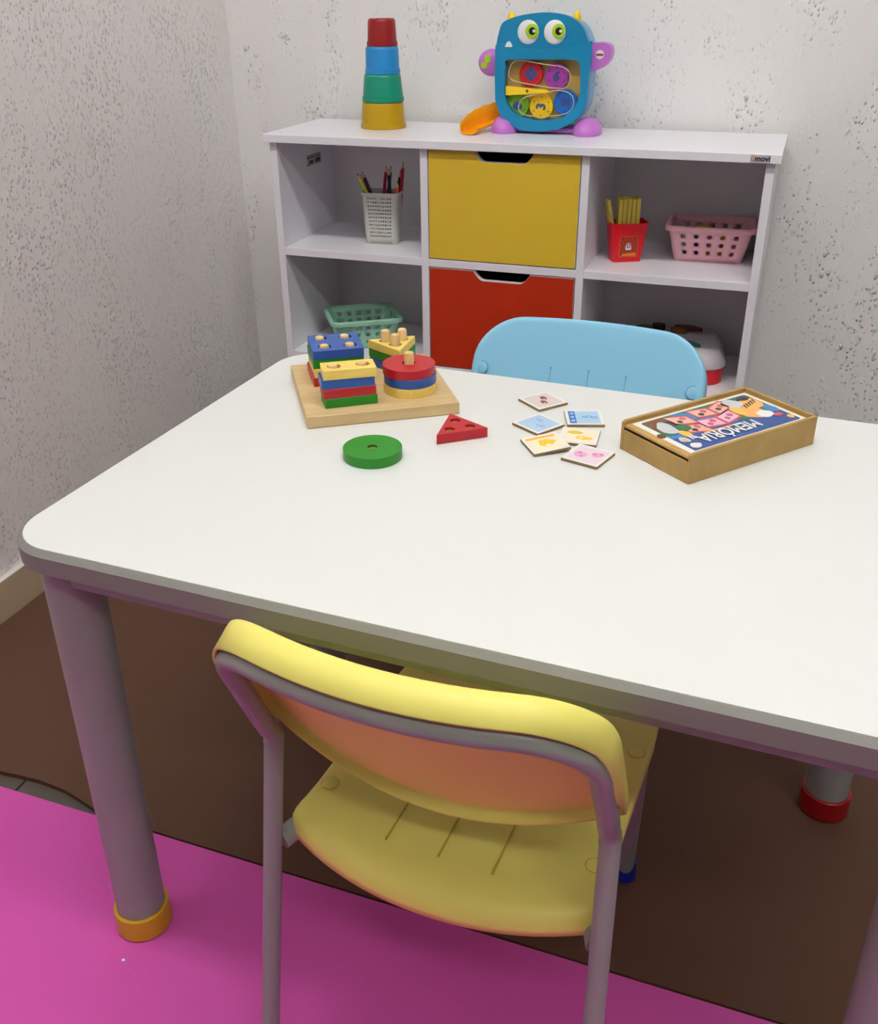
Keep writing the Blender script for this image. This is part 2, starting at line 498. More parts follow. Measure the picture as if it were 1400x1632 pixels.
# ---------------------------------------------------------------- chairs
def make_chair(name, label, plastic_m, slot_m, loc, rz):
    t = thing(name, label, 'chair', loc, rz)
    R_ = 0.0098
    zb, zt, lean = 0.42, 0.580, 0.074
    hx, tx_, bow = 0.1655, 0.159, 0.032
    TB = -0.003
    def bowy(x): return -bow*max(0.0, 1-(x/0.165)**2)
    la = math.atan2(lean, zt-zb)
    ca, sa = math.cos(la), math.sin(la)
    def place(s, h, n):
        # s across, h up the leaning frame from the bend, n in front of the frame plane
        return (s, -h*sa + n*ca + bowy(min(abs(s), 0.165)), zb + h*ca + n*sa)
    # back frame: one inverted U of tube
    ht, rc, nt_ = (zt-zb)/ca, 0.060, -0.0035
    q = [(-hx, 0.012), (-hx, 0.05), (-hx+0.001, ht-rc-0.02)]
    q += [(-hx+0.001+rc*(1-math.cos(a)), ht-rc+rc*math.sin(a)) for a in [PI/2*k/10 for k in range(11)]]
    nq = len(q)
    q += [(-hx+0.001+rc + (2*hx-0.002-2*rc)*k/12, ht) for k in range(1, 12)]
    q += [(-x, h) for x, h in reversed(q[:nq])]
    path = [Vector(place(x, h, nt_)) for x, h in q]
    path = [Vector((-hx-0.0004, -0.0022, zb-0.012)), Vector((-hx, -0.0008, zb-0.001))] + path + [Vector((hx, -0.0008, zb-0.001)), Vector((hx+0.0004, -0.0022, zb-0.012))]
    MB().tube(path, R_, 16).build('back_frame', M_TUBE, t, smooth=50)
    foot = 0.178
    for s in (-1, 1):
        lg = MB().tube([(s*(hx+0.0004), 0.0, zb-0.006), (s*foot, -0.055, 0.006)], R_, 16).build('leg', M_TUBE, t, smooth=50)
        c = MB().lathe([(0.0125, 0.0004), (0.0135, 0.002), (0.0125, 0.026), (0.0100, 0.027)], 20).build('foot_cap', M_BLUECAP, lg, smooth=40)
        c.location = (s*foot, -0.055, 0)
        zj = 0.288
        fx = s*(hx + (foot-hx)*(zb-zj)/zb)
        pth = fillet([(fx-s*0.004, -0.008, zj-0.004), (s*0.146, 0.036, zj+0.003), (s*0.143, 0.262, zj+0.002), (s*0.128, 0.338, 0.008)], [0.025, 0.045], 7)
        fl = MB().tube(pth, 0.0112, 16).build('leg', M_TUBE, t, smooth=50)
        c = MB().lathe([(0.0145, 0.0004), (0.0155, 0.002), (0.0140, 0.030), (0.0112, 0.031)], 20).build('foot_cap', M_BLUECAP, fl, smooth=40)
        c.location = (s*0.128, 0.338, 0)
    # seat: a moulded shell, rear edge bowed and rolled down, sides turned down
    prof = [(0.322, 0.286, 1), (0.322, 0.302, 1), (0.318, 0.309, 1), (0.310, 0.3115, 1), (0.25, 0.3105, 1), (0.18, 0.3095, 1), (0.11, 0.3095, 1), (0.06, 0.310, 1), (0.035, 0.311, 1), (0.026, 0.3110, 1), (0.018, 0.3095, 1), (0.011, 0.306, 1), (0.005, 0.300, 1), (0.002, 0.293, 1), (0.0015, 0.285, 1)]
    ss = [-1.0, -1.0, -0.985, -0.95] + [-0.9 + 1.8*k/18 for k in range(19)] + [0.95, 0.985, 1.0, 1.0]
    vs, fs = [], []
    hw = 0.1585
    for (y, z, _) in prof:
        w = max(0.0, min(1.0, (0.12-y)/0.12)); w = w*w*(3-2*w)
        wf = max(0.0, min(1.0, (y-0.29)/0.03))
        for i, s in enumerate(ss):
            zz = z; xx = s*(hw - 0.006*wf + 0.004*max(0, 1-abs(y-0.012)/0.03) - 0.005*max(0.0, (0.012-y)/0.012))
            yy = y - 0.036*w*(1-abs(s)**2.2)
            zz -= 0.006*w*(1-s*s)
            if i in (0, len(ss)-1): zz = min(zz, 0.297) if y > -0.005 else zz-0.0005
            elif abs(s) > 0.99: zz -= 0.0045
            elif abs(s) > 0.97: zz -= 0.0015
            vs.append((xx, yy, zz))
    m = len(ss)
    for i in range(len(prof)-1):
        for k in range(m-1):
            fs.append((i*m+k, i*m+k+1, (i+1)*m+k+1, (i+1)*m+k))
    seat = MB().add(vs, fs).build('seat', plastic_m, t, smooth=60, solid=0.0028, offset=-1)
    def ring(cx, cy, z, r=0.0088):
        b = MB()
        b.lathe([(r, -0.001), (r, 0.0006), (r-0.0008, 0.0009)], 24, 0, Matrix.Translation((cx, cy, z)))
        o = b.build('screw_cover', plastic_m, t, smooth=30)
        b2 = MB(); lo = circle(cx, cy, r+0.0007, 28); li = circle(cx, cy, r, 28)
        b2.plate([lo, li], z+0.0001, z+0.0003).build('seam', slot_m, o)
    for sx in (-1, 1):
        ring(sx*0.1435, 0.058, 0.3102); ring(sx*0.1435, 0.228, 0.3102)
    for x in (-0.056, 0.0, 0.056):
        MB().box((x-0.0007, 0.012, 0.3094-0.002), (x+0.0007, 0.115, 0.3097)).build('groove', slot_m, t)
    # backrest shell: dished panel with a flange that wraps over the tube
    H0, H1 = 0.012, 0.195          # along the lean from z = zb
    BW = 0.177
    pts = []
    def arc(cx, cy, r, a0, a1, n):
        for k in range(n+1):
            a = math.radians(a0 + (a1-a0)*k/n)
            pts.append((cx + r*math.cos(a), cy + r*math.sin(a)))
    bot = lambda x: H0 - 0.060*(1-(abs(x)/BW)**2.0)
    for k in range(19):
        x = -(BW-0.014) + 2*(BW-0.014)*k/18
        pts.append((x, bot(x)))
    arc(BW-0.012, H0+0.010, 0.012, -60, 0, 4)
    for k in range(1, 4): pts.append((BW - 0.003*k/4, H0+0.010 + (H1-0.068-H0-0.010)*k/4))
    arc(BW-0.003-0.068, H1-0.068, 0.068, 0, 90, 12)
    for k in range(1, 12): pts.append(((BW-0.071)*(1-2*k/12), H1))
    arc(-(BW-0.071), H1-0.068, 0.068, 90, 180, 12)
    for k in range(1, 4): pts.append((-(BW-0.003) - 0.003*k/4, H1-0.068 - (H1-0.068-H0-0.010)*k/4))
    arc(-(BW-0.012), H0+0.010, 0.012, 180, 240, 4)
    N = len(pts)
    cen = (0.0, 0.10)
    NF = 0.025
    rings = []
    fl_d = lambda h: -0.0065 if h > 0.08 else (0.011 if h < 0.03 else 0.011 - 0.0175*(h-0.03)/0.05)
    rings.append([place(s, h, fl_d(h)) for s, h in pts])
    rings.append([place(s, h, 0.015) for s, h in pts])
    for sc_, n in ((0.997, 0.0215), (0.985, 0.0238), (0.965, 0.0248), (0.93, NF), (0.80, NF), (0.62, NF), (0.42, NF), (0.2, NF)):
        if sc_ > 0.92:
            d = (1-sc_)*0.12
            # inset towards the centre by an absolute amount
            rings.append([place(cen[0]+(s-cen[0])*(1-d/0.176), cen[1]+(h-cen[1])*(1-d/0.09), n) for s, h in pts])
        else:
            rings.append([place(cen[0]+(s-cen[0])*sc_, cen[1]+(h-cen[1])*sc_, n) for s, h in pts])
    vs = [p for r in rings for p in r]; fs = []
    for i in range(len(rings)-1):
        for k in range(N):
            fs.append((i*N+k, i*N+(k+1) % N, (i+1)*N+(k+1) % N, (i+1)*N+k))
    vs.append(place(cen[0], cen[1], NF)); c0 = len(vs)-1
    for k in range(N):
        fs.append(((len(rings)-1)*N+k, (len(rings)-1)*N+(k+1) % N, c0))
    back = MB().add(vs, fs).build('backrest', plastic_m, t, smooth=60, solid=0.0028, offset=-1)
    # screw covers and grooves on the front of the backrest
    def front(s, h, n): return Vector(place(s, h, n))
    for sx in (-1, 1):
        Mx = Matrix.Translation(front(sx*0.158, 0.117, NF+0.0002)) @ Matrix.Rotation(-(PI/2-la), 4, 'X') @ Matrix.Rotation(0, 4, 'Z')
        o = MB().lathe([(0.0088, -0.001), (0.0088, 0.0010), (0.0078, 0.0014)], 24, 0, Mx).build('screw_cover', plastic_m, back, smooth=30)
        MB().plate([circle(0, 0, 0.0100, 28), circle(0, 0, 0.0088, 28)], 0.0001, 0.0004, 0, Mx).build('seam', slot_m, back)
    for x in (-0.057, 0.0, 0.057):
        b = MB(); pp = [front(x, h, NF+0.0001) for h in (0.030, 0.06, 0.09, 0.119)]
        b.tube(pp, 0.0006, 6)
        b.ball(tuple(front(x, 0.1195, NF)), 0.0015, 10)
        b.build('groove', slot_m, back)
    return t
lx = tw(0.457, 0.0)
make_chair('yellow_chair', 'yellow plastic chair pushed under the near side of the table', M_YCHAIR, M_YSLOT, lx, TA - math.radians(1.5))
lb = tw(0.405, 0.700)
make_chair('blue_chair', 'sky blue plastic chair standing at the far side of the table', M_BCHAIR, M_BSLOT, lb, TA + PI + math.radians(0.5))

# ---------------------------------------------------------------- cubby cabinet
PT, CW, CW2, CH, DP = 0.0158, 0.3200, 0.3136, 0.2196, 0.2800
X_ = [0, PT, PT+CW, 2*PT+CW, 2*PT+CW+CW2, 3*PT+CW+CW2, 3*PT+2*CW+CW2, 4*PT+2*CW+CW2]
ZS = 0.7776
ZM1 = ZS-PT-CH; ZM0 = ZM1-PT          # middle shelf top / bottom
ZB1 = ZM0-CH; ZB0 = ZB1-PT            # third row top
ZC1 = ZB0-CH; ZC0 = ZC1-PT
def make_cabinet():
    t = thing('cubby_cabinet', 'low white cubby cabinet with yellow and red drawers against the back wall', 'cabinet', (0, 0, 0))
    MB().box((-0.0096, -0.0125, ZS-PT), (X_[7]+0.0096, DP-0.012, ZS)).build('top_panel', M_MDF, t, bevel=0.0008)
    for (a, b) in ((0, 1), (6, 7)):
        MB().box((X_[a], 0, 0.0004), (X_[b], DP, ZS-PT)).build('side_panel', M_MDF, t, bevel=0.0006)
    for (a, b) in ((2, 3), (4, 5)):
        MB().box((X_[a], 0, ZC1), (X_[b], DP-0.004, ZS-PT)).build('divider', M_MDF, t, bevel=0.0006)
    for (z0, z1) in ((ZM0, ZM1), (ZB0, ZB1)):
        for (a, b) in ((1, 2), (3, 4), (5, 6)):
            MB().box((X_[a], 0.0003, z0), (X_[b], DP-0.004, z1)).build('shelf', M_MDF, t, bevel=0.0006)
    MB().box((X_[1], 0.0003, ZC0), (X_[6], DP-0.004, ZC1)).build('bottom_panel', M_MDF, t, bevel=0.0006)
    MB().box((X_[1], DP-0.004, ZC0), (X_[6], DP, ZS-PT)).build('back_panel', M_MDFIN, t)
    def drawer(z0, z1, m, lab):
        x0, x1 = X_[3]+0.0022, X_[4]-0.0022
        z0 += 0.0022; z1 -= 0.0022
        xc = 0.5*(x0+x1)+0.002
        hw, d = 0.066, 0.0195
        L = [(x0, z0), (x1, z0), (x1, z1), (xc+hw, z1)]
        L += [(xc+hw-0.006-0.022*k/5, z1-d*(1-(1-k/5)**2)) for k in range(6)]
        L += [(xc-hw+0.028-0.022*k/5, z1-d*(1-(k/5)**2)) for k in range(6)]
        L += [(xc-hw, z1), (x0, z1)]
        Mx = Matrix.Translation((0, 0.0165, 0)) @ Matrix.Rotation(PI/2, 4, 'X')
        dr = MB().plate([L], 0, 0.0160, 0, Mx, mi_top=1).build('drawer', [M_MDF, m], t, bevel=0.0007)
        dr['label'] = lab
        b = MB()
        y0, y1 = 0.0166, DP-0.03
        b.box((x0, y0, z0), (x0+0.012, y1, z1-0.03)).box((x1-0.012, y0, z0), (x1, y1, z1-0.03)).box((x0, y1-0.012, z0), (x1, y1, z1-0.03)).box((x0, y0, z0), (x1, y1, z0+0.006))
        b.build('drawer_box', M_BLACK, dr)
    drawer(ZM1, ZS-PT, M_YDRAW, 'yellow drawer front with a scooped hand hole')
    drawer(ZB1, ZM0, M_RDRAW, 'orange red drawer front with a scooped hand hole')
    drawer(ZC1, ZB0, M_YDRAW, None)
    # maker's sticker on the right end of the top panel
    st = MB().box((0.9725, -0.0129, ZS-0.0145), (1.0070, -0.0125, ZS-0.0012)).build('brand_sticker', mat('silver_sticker', (186, 186, 182), 0.35), t)
    vs, fs = text_mesh('movi', 0.0135, 0.0005)
    Mx = Matrix.Translation((0.9935, -0.0131, ZS-0.0078)) @ Matrix.Rotation(PI/2, 4, 'X')
    b = MB().add(vs, fs, 0, Mx)
    m_or = mat('sticker_orange', (226, 120, 90), 0.5); m_nv = mat('sticker_navy', (28, 26, 60), 0.5)
    b.plate([circle(-0.0163, 0.0002, 0.0042, 20), circle(-0.0163, 0.0006, 0.0027, 20)], -0.0001, 0.0001, 1, Mx)
    b.plate([[(-0.0172, -0.0036), (-0.0154, -0.0036), (-0.0163, -0.0058)]], -0.0001, 0.0001, 1, Mx)
    b.build('lettering', [m_nv, m_or], st)
    # small printed label on the inside of the left panel, print too small to read
    lb_ = MB().box((PT, 0.136, 0.6915), (PT+0.0003, 0.2075, 0.7140)).build('info_label', mat('grey_label', (196, 194, 192), 0.5), t)
    b = MB()
    for (ya, yb, za, zb_) in ((0.138, 0.205, 0.7115, 0.7128), (0.138, 0.205, 0.7065, 0.7092), (0.146, 0.168, 0.6945, 0.7025), (0.176, 0.204, 0.6950, 0.7040), (0.138, 0.146, 0.6925, 0.6955)):
        b.box((PT+0.0003, ya, za), (PT+0.0005, yb, zb_))
    b.build('print', mat('label_ink', (88, 80, 80), 0.6), lb_)
    MB().box((PT-0.001, 0.100, ZS-PT-0.010), (PT+0.0004, 0.104, ZS-PT-0.001)).build('fitting_slot', M_BLACK, t)
    return t
make_cabinet()

# ---------------------------------------------------------------- stacking cups on top of the cabinet
def cups():
    x0, y0 = 0.1960, 0.155
    rows = [('golden yellow stacking cup at the bottom of the tower', (184, 146, 6), 0.0488, 0.0430, 0.0528),
            ('green stacking cup above the golden cup in the tower', (8, 136, 108), 0.0446, 0.0380, 0.0535),
            ('blue stacking cup below the red cup in the tower', (36, 134, 200), 0.0372, 0.0335, 0.0520),
            ('red stacking cup on top of the tower', (144, 24, 24), 0.0322, 0.0275, 0.0515)]
    z = ZS + 0.0003
    for i, (lab, c, r0, r1, h) in enumerate(rows):
        t = thing('stacking_cup', lab, 'cup', (x0 + 0.001*i, y0, z), 0, 'tower of stacking cups')
        m = plastic('cup_plastic_%d' % i, c, 0.4)
        prof = [(r0-0.0016, 0.0006), (r0-0.0003, 0), (r0, 0.0012), (r0-0.0004, 0.009), (r0-0.0018, 0.0095), (r1+0.001, h-0.006), (r1, h-0.002), (r1-0.002, h), (r1-0.006, h)]
        MB().lathe(prof, 40).build('body', m, t, smooth=35)
        b = MB()
        for k in range(3):
            b.lathe([(0.003, 0), (0.003, 0.0006)], 10, 0, Matrix.Translation((0.012*math.cos(k*2.1), 0.012*math.sin(k*2.1), h-0.0002)))
        b.build('base_studs', m, t)
        z += h + 0.0003
cups()

# ---------------------------------------------------------------- monster money toy
def monster():
    X0, Y0, Z0 = 0.53, 0.0, ZS + 0.0004
    t = thing('monster_toy', 'blue plastic monster toy with big eyes and clear belly on the cabinet', 'toy', (X0, Y0, Z0))
    M_TEAL = plastic('teal_plastic', (14, 128, 172), 0.35)
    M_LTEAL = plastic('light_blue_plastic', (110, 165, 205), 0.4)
    M_PUR = plastic('orchid_plastic', (196, 118, 204), 0.35)
    M_YEL = plastic('horn_yellow', (250, 205, 10), 0.35)
    M_ORA = plastic('slide_orange', (248, 160, 6), 0.4)
    M_LIME = plastic('lime', (160, 205, 20), 0.4)
    M_AMB = plastic('amber_backing', (216, 178, 92), 0.5)
    M_CLEAR = mat('clear_window', (245, 240, 225), 0.08, 0.5, trans=1.0, alpha=0.16)
    M_RIM = mat('clear_ridge', (238, 226, 190), 0.2, 0.5, alpha=0.6)
    def V(y):                   # (x, z) outline standing up, extruded towards -y from plane y
        return Matrix.Translation((0, y, 0)) @ Matrix.Rotation(PI/2, 4, 'X')
    outline = [(-0.0663,0.2038),(-0.0744,0.1842),(-0.0791,0.1594),(-0.0797,0.109),(-0.0778,0.0622),(-0.0688,0.0374),(-0.0529,0.0198),(-0.0259,0.0074),(0.0006,0.0047),(0.0268,0.006),(0.0552,0.0112),(0.0829,0.0228),(0.0999,0.0385),(0.1087,0.0597),(0.1106,0.0896),(0.1118,0.1301),(0.1110,0.1568),(0.1054,0.1741),(0.0955,0.1938),(0.0825,0.2067),(0.0649,0.2149),(0.04,0.2201),(0.0127,0.2214),(-0.0172,0.2185),(-0.0422,0.2135)]
    window = [(-0.0530,0.1370),(0.0123,0.1386),(0.0830,0.1385),(0.0935,0.1213),(0.0959,0.0897),(0.0930,0.0667),(0.0802,0.0455),(0.0579,0.0320),(0.0272,0.0271),(-0.0042,0.0278),(-0.0307,0.0354),(-0.0496,0.0515),(-0.0580,0.0725),(-0.0592,0.1005),(-0.0579,0.1258)]
    ol = spline_loop(outline, 3); wl = spline_loop(window, 3)
    lip = [(-0.0745,0.1710),(-0.0639,0.1668),(-0.0586,0.1625),(-0.0227,0.1590),(0.0129,0.1568),(0.0504,0.1582),(0.0823,0.1640),(0.1060,0.1712),(0.1150,0.1725)]
    # rear shell, slightly smaller and lighter at the side
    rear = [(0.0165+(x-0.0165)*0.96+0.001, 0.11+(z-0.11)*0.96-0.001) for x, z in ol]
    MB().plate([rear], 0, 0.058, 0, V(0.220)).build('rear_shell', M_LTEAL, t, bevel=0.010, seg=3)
    MB().plate([[(0.0165+(x-0.0165)*0.97, 0.11+(z-0.11)*0.97) for x, z in ol]], 0, 0.003, 0, V(0.1615)).build('backing', M_AMB, t)
    # front: head and jaw plate with the window cut out
    MB().plate([ol, wl], 0, 0.020, 0, V(0.158)).build('front_frame', M_TEAL, t, bevel=0.004, seg=3)
    low = [p for p in outline if p[1] < 0.165]
    jaw = [(-0.0800, 0.1594)] + low[1:-1] + [(0.1118, 0.1568)]
    jl = [(x, z) for x, z in [(-0.0795,0.1640),(-0.0800,0.109),(-0.0781,0.0622),(-0.0690,0.0374),(-0.0530,0.0196),(-0.0259,0.0072),(0.0006,0.0045),(0.0268,0.0058),(0.0552,0.0110),(0.0831,0.0226),(0.1001,0.0384),(0.1090,0.0597),(0.1110,0.0896),(0.1124,0.1301),(0.1150,0.1725)]]
    jl += list(reversed(lip[1:-1]))
    MB().plate([jl, wl], 0, 0.0055, 0, V(0.1395)).build('jaw', M_TEAL, t, bevel=0.0022, seg=2)
    MB().plate([[(0.0155+(x-0.0155)*1.03, 0.083+(z-0.083)*1.03) for x, z in wl]], 0, 0.001, 0, V(0.1415)).build('window_pane', M_CLEAR, t)
    def track(pts, n):
        lp = spline_loop(pts, 4)
        b = MB(); q = [(x, 0.1392, z) for x, z in lp]
        b.tube(q + [q[0]], 0.0011, 6, cap=False); return b.build('window_ridge', M_RIM, t, smooth=60)
    track([(-0.052,0.116),(-0.044,0.132),(-0.028,0.1365),(0.02,0.130),(0.062,0.124),(0.0745,0.108),(0.068,0.0895),(0.045,0.0868),(0.0,0.092),(-0.036,0.0975),(-0.049,0.103)], 4)
    track([(-0.030,0.050),(-0.022,0.066),(0.0,0.073),(0.03,0.079),(0.055,0.083),(0.078,0.075),(0.083,0.055),(0.068,0.040),(0.03,0.034),(-0.008,0.034),(-0.025,0.040)], 4)
    MB().plate([[(-0.0575,0.0712),(-0.0575,0.0893),(0.026,0.0833),(0.031,0.0815),(0.031,0.0790),(0.026,0.0772)]], 0, 0.004, 0, V(0.1412)).build('pointer', plastic('pointer_yellow', (246, 206, 40), 0.4), t, bevel=0.0008)
    MB().lathe([(0.0028, 0), (0.0028, 0.0006)], 14, 0, V(0.1372) @ Matrix.Translation((-0.0125, 0.0805, 0))).build('pointer_pin', plastic('pin_brown', (110, 84, 40), 0.4), t)
    for (cx, ix, iz) in ((-0.0141, -0.0050, 0.1893), (0.0391, 0.0480, 0.1893)):
        e = MB().ball((0, 0, 0), 1.0, 28, 0, (0.0218, 0.0060, 0.0219)).build('eye', M_WHITE, t, smooth=60)
        e.location = (cx, 0.1385, 0.1872)
        for nm, r, m, y, dx in (('iris', 0.0132, M_LIME, 0.1326, 0), ('pupil', 0.0080, M_BLACK, 0.1319, 0.0006), ('glint', 0.0031, M_WHITE, 0.1311, 0.0042)):
            o = MB().ball((0, 0, 0), 1.0, 20, 0, (r, 0.0020, r)).build(nm, m, e, smooth=60)
            o.location = (ix-cx+dx, y-0.1385, iz-0.1872)
    MB().plate([spline_loop([(-0.0590,0.1608),(-0.0528,0.1606),(-0.0455,0.1608),(-0.0480,0.1672),(-0.0525,0.1708),(-0.0570,0.1672)], 3)], 0, 0.005, 0, V(0.1385)).build('tooth', M_WHITE, t, bevel=0.001)
    for (x, z, tx_) in ((-0.0588, 0.2085, -0.001), (0.0738, 0.2095, 0.003)):
        pr = [(0.0085, -0.006), (0.0085, 0.001), (0.0070, 0.007), (0.0042, 0.0115), (0.0018, 0.0145), (0.0002, 0.0152)]
        o = MB().lathe(pr, 18).build('horn', M_YEL, t, smooth=60)
        o.location = (x, 0.175, z)
    # arms
    a = MB().ball((-0.0985, 0.176, 0.1290), 1.0, 36, 0, (0.0285, 0.0150, 0.0258)).build('arm', M_PUR, t, smooth=60)
    nb = MB()
    nb.plate([spline_loop([(-0.1175,0.1235),(-0.1160,0.1200),(-0.1110,0.1185),(-0.1060,0.1205),(-0.1045,0.1245),(-0.1045,0.1290),(-0.1000,0.1300),(-0.0975,0.1330),(-0.0980,0.1420),(-0.1000,0.1430),(-0.1070,0.1430),(-0.1095,0.1415),(-0.1095,0.1320),(-0.1150,0.1300),(-0.1175,0.1270)], 2)], 0, 0.0035, 0, V(0.1640))
    nb.build('note_button', M_LIME, a)
    a2 = MB().plate([spline_loop([(0.1085,0.1640),(0.1200,0.1680),(0.1330,0.1685),(0.1450,0.1635),(0.1490,0.1530),(0.1470,0.1400),(0.1390,0.1290),(0.1270,0.1215),(0.1085,0.1195)], 3)], 0, 0.032, 0, V(0.190)).build('arm', M_PUR, t, bevel=0.008, seg=3)
    rb = MB().plate([circle(0.1262, 0.1475, 0.0083, 24)], 0, 0.0008, 0, V(0.1582)).build('emblem', M_WHITE, a2)
    MB().box((0.1190, 0.1568, 0.1452), (0.1334, 0.1573, 0.1492)).build('emblem_bar', plastic('emblem_red', (178, 48, 48), 0.5), rb)
    # feet and the bar between them
    for (x, rx) in ((-0.0620, 0.0290), (0.1095, 0.0287)):
        prof = [(1.0, 0.0), (1.02, 0.006), (0.96, 0.014), (0.82, 0.022), (0.58, 0.0285), (0.3, 0.0315), (0.02, 0.0325)]
        o = MB().lathe([(r*rx, z) for r, z in prof], 28, 0, None, 1.0, 1.5).build('foot', M_PUR, t, smooth=60)
        o.location = (x, 0.162, 0.0)
    MB().box((-0.045, 0.150, 0.0005), (0.095, 0.215, 0.012)).build('base_bar', M_PUR, t, bevel=0.004)
    # coin slide: a curved U trough coming out of the body and turning towards the front
    path = smoothpath([(-0.050, 0.176, 0.0240), (-0.076, 0.172, 0.0195), (-0.100, 0.154, 0.0110), (-0.1145, 0.126, 0.0040), (-0.1190, 0.100, 0.0016), (-0.1192, 0.0850, 0.0014)], 5)
    vs, fs = [], []
    sec = []
    hw, n = 0.0155, len(path)
    for i, p in enumerate(path):
        d = (path[min(i+1, n-1)] - path[max(i-1, 0)]); d.z = 0; d.normalize()
        side = Vector((d.y, -d.x, 0))           # right of travel is the outer, taller wall
        f = i/(n-1)
        ho, hi = 0.028 + 0.010*math.sin(PI*min(1, f*1.25)) - 0.004*f - 0.006*max(0, f-0.85)/0.15, 0.008 + 0.004*f*f
        ho += 0.0012*math.sin(i*2.1)
        for (sx, hz) in ((1.12, ho), (1.10, ho*0.5), (0.95, 0.003), (0.5, 0.0006), (0, 0), (-0.5, 0.0006), (-0.95, 0.003), (-1.08, hi*0.6), (-1.12, hi)):
            vs.append(tuple(p + side*(hw*sx) + Vector((0, 0, hz))))
    k = 9
    for i in range(n-1):
        for j in range(k-1):
            fs.append((i*k+j, i*k+j+1, (i+1)*k+j+1, (i+1)*k+j))
    MB().add(vs, fs).build('slide', M_ORA, t, smooth=60, solid=0.0022, offset=0)
    # coins in the clear belly: separate things
    coins = [('red toy coin with a blue flower cross inside the monster belly', (206, 24, 40), -0.0084, 0.1115, 'cross', 0),
             ('purple toy coin with a number 6 inside the monster belly', (176, 70, 176), 0.0440, 0.1075, '6', -20),
             ('green toy coin at lower left inside the monster belly', (120, 178, 30), -0.0350, 0.0530, 'blob', 0),
             ('yellow toy coin with a number 3 inside the monster belly', (250, 205, 20), 0.0150, 0.0510, '3', 85),
             ('blue toy coin at lower right inside the monster belly', (20, 110, 205), 0.0645, 0.0600, 'flag', 0)]
    m_ink = plastic('coin_ink', (60, 84, 150), 0.5); m_hole = plastic('coin_dot', (60, 40, 30), 0.6)
    for i, (lab, c, x, z, kind, ang) in enumerate(coins):
        q = thing('toy_coin', lab, 'toy coin', (X0+x, 0.1570, Z0+z), 0, 'toy coins inside the monster belly', rot=(PI/2, 0, 0))
        m = plastic('coin_plastic_%d' % i, c, 0.4)
        b = MB().lathe([(0.0236, 0), (0.0242, 0.001), (0.0242, 0.0085), (0.0232, 0.0095), (0.0212, 0.0095), (0.0205, 0.0080), (0.001, 0.0080)], 36)
        b.build('disc', m, q, smooth=30)
        d = MB()
        for k_ in range(6):
            a_ = k_*PI/3 + 0.5
            d.lathe([(0.0013, 0.008), (0.0013, 0.0083)], 10, 0, Matrix.Translation((0.0172*math.cos(a_), 0.0172*math.sin(a_), 0)))
        d.build('dots', m_hole, q)
        g = MB()
        Mz = Matrix.Translation((0, 0, 0.0082)) @ Matrix.Rotation(math.radians(ang), 4, 'Z')
        if kind in '63':
            vs_, fs_ = text_mesh(kind, 0.026, 0.0012)
            g.add(vs_, fs_, 0, Mz)
        elif kind == 'cross':
            for a_ in range(4):
                g.plate([circle(0.0075*math.cos(a_*PI/2), 0.0075*math.sin(a_*PI/2), 0.0058, 16)], 0, 0.0003, 0, Mz)
        elif kind == 'blob':
            g.plate([spline_loop([(-0.010,-0.004),(0.0,-0.010),(0.010,-0.006),(0.006,0.004),(-0.004,0.006)], 3)], 0, 0.0003, 0, Mz)
        else:
            g.plate([[(-0.009,-0.006),(0.009,-0.006),(0.009,0.007),(-0.009,0.007)]], 0, 0.0003, 0, Mz)
        g.build('motif', m_ink, q)
monster()

# ---------------------------------------------------------------- perforated cups and baskets
def perim(w, d, r, n=5):
    """rounded rectangle sampled by arc length: returns list of (point, is_corner)"""
    pass

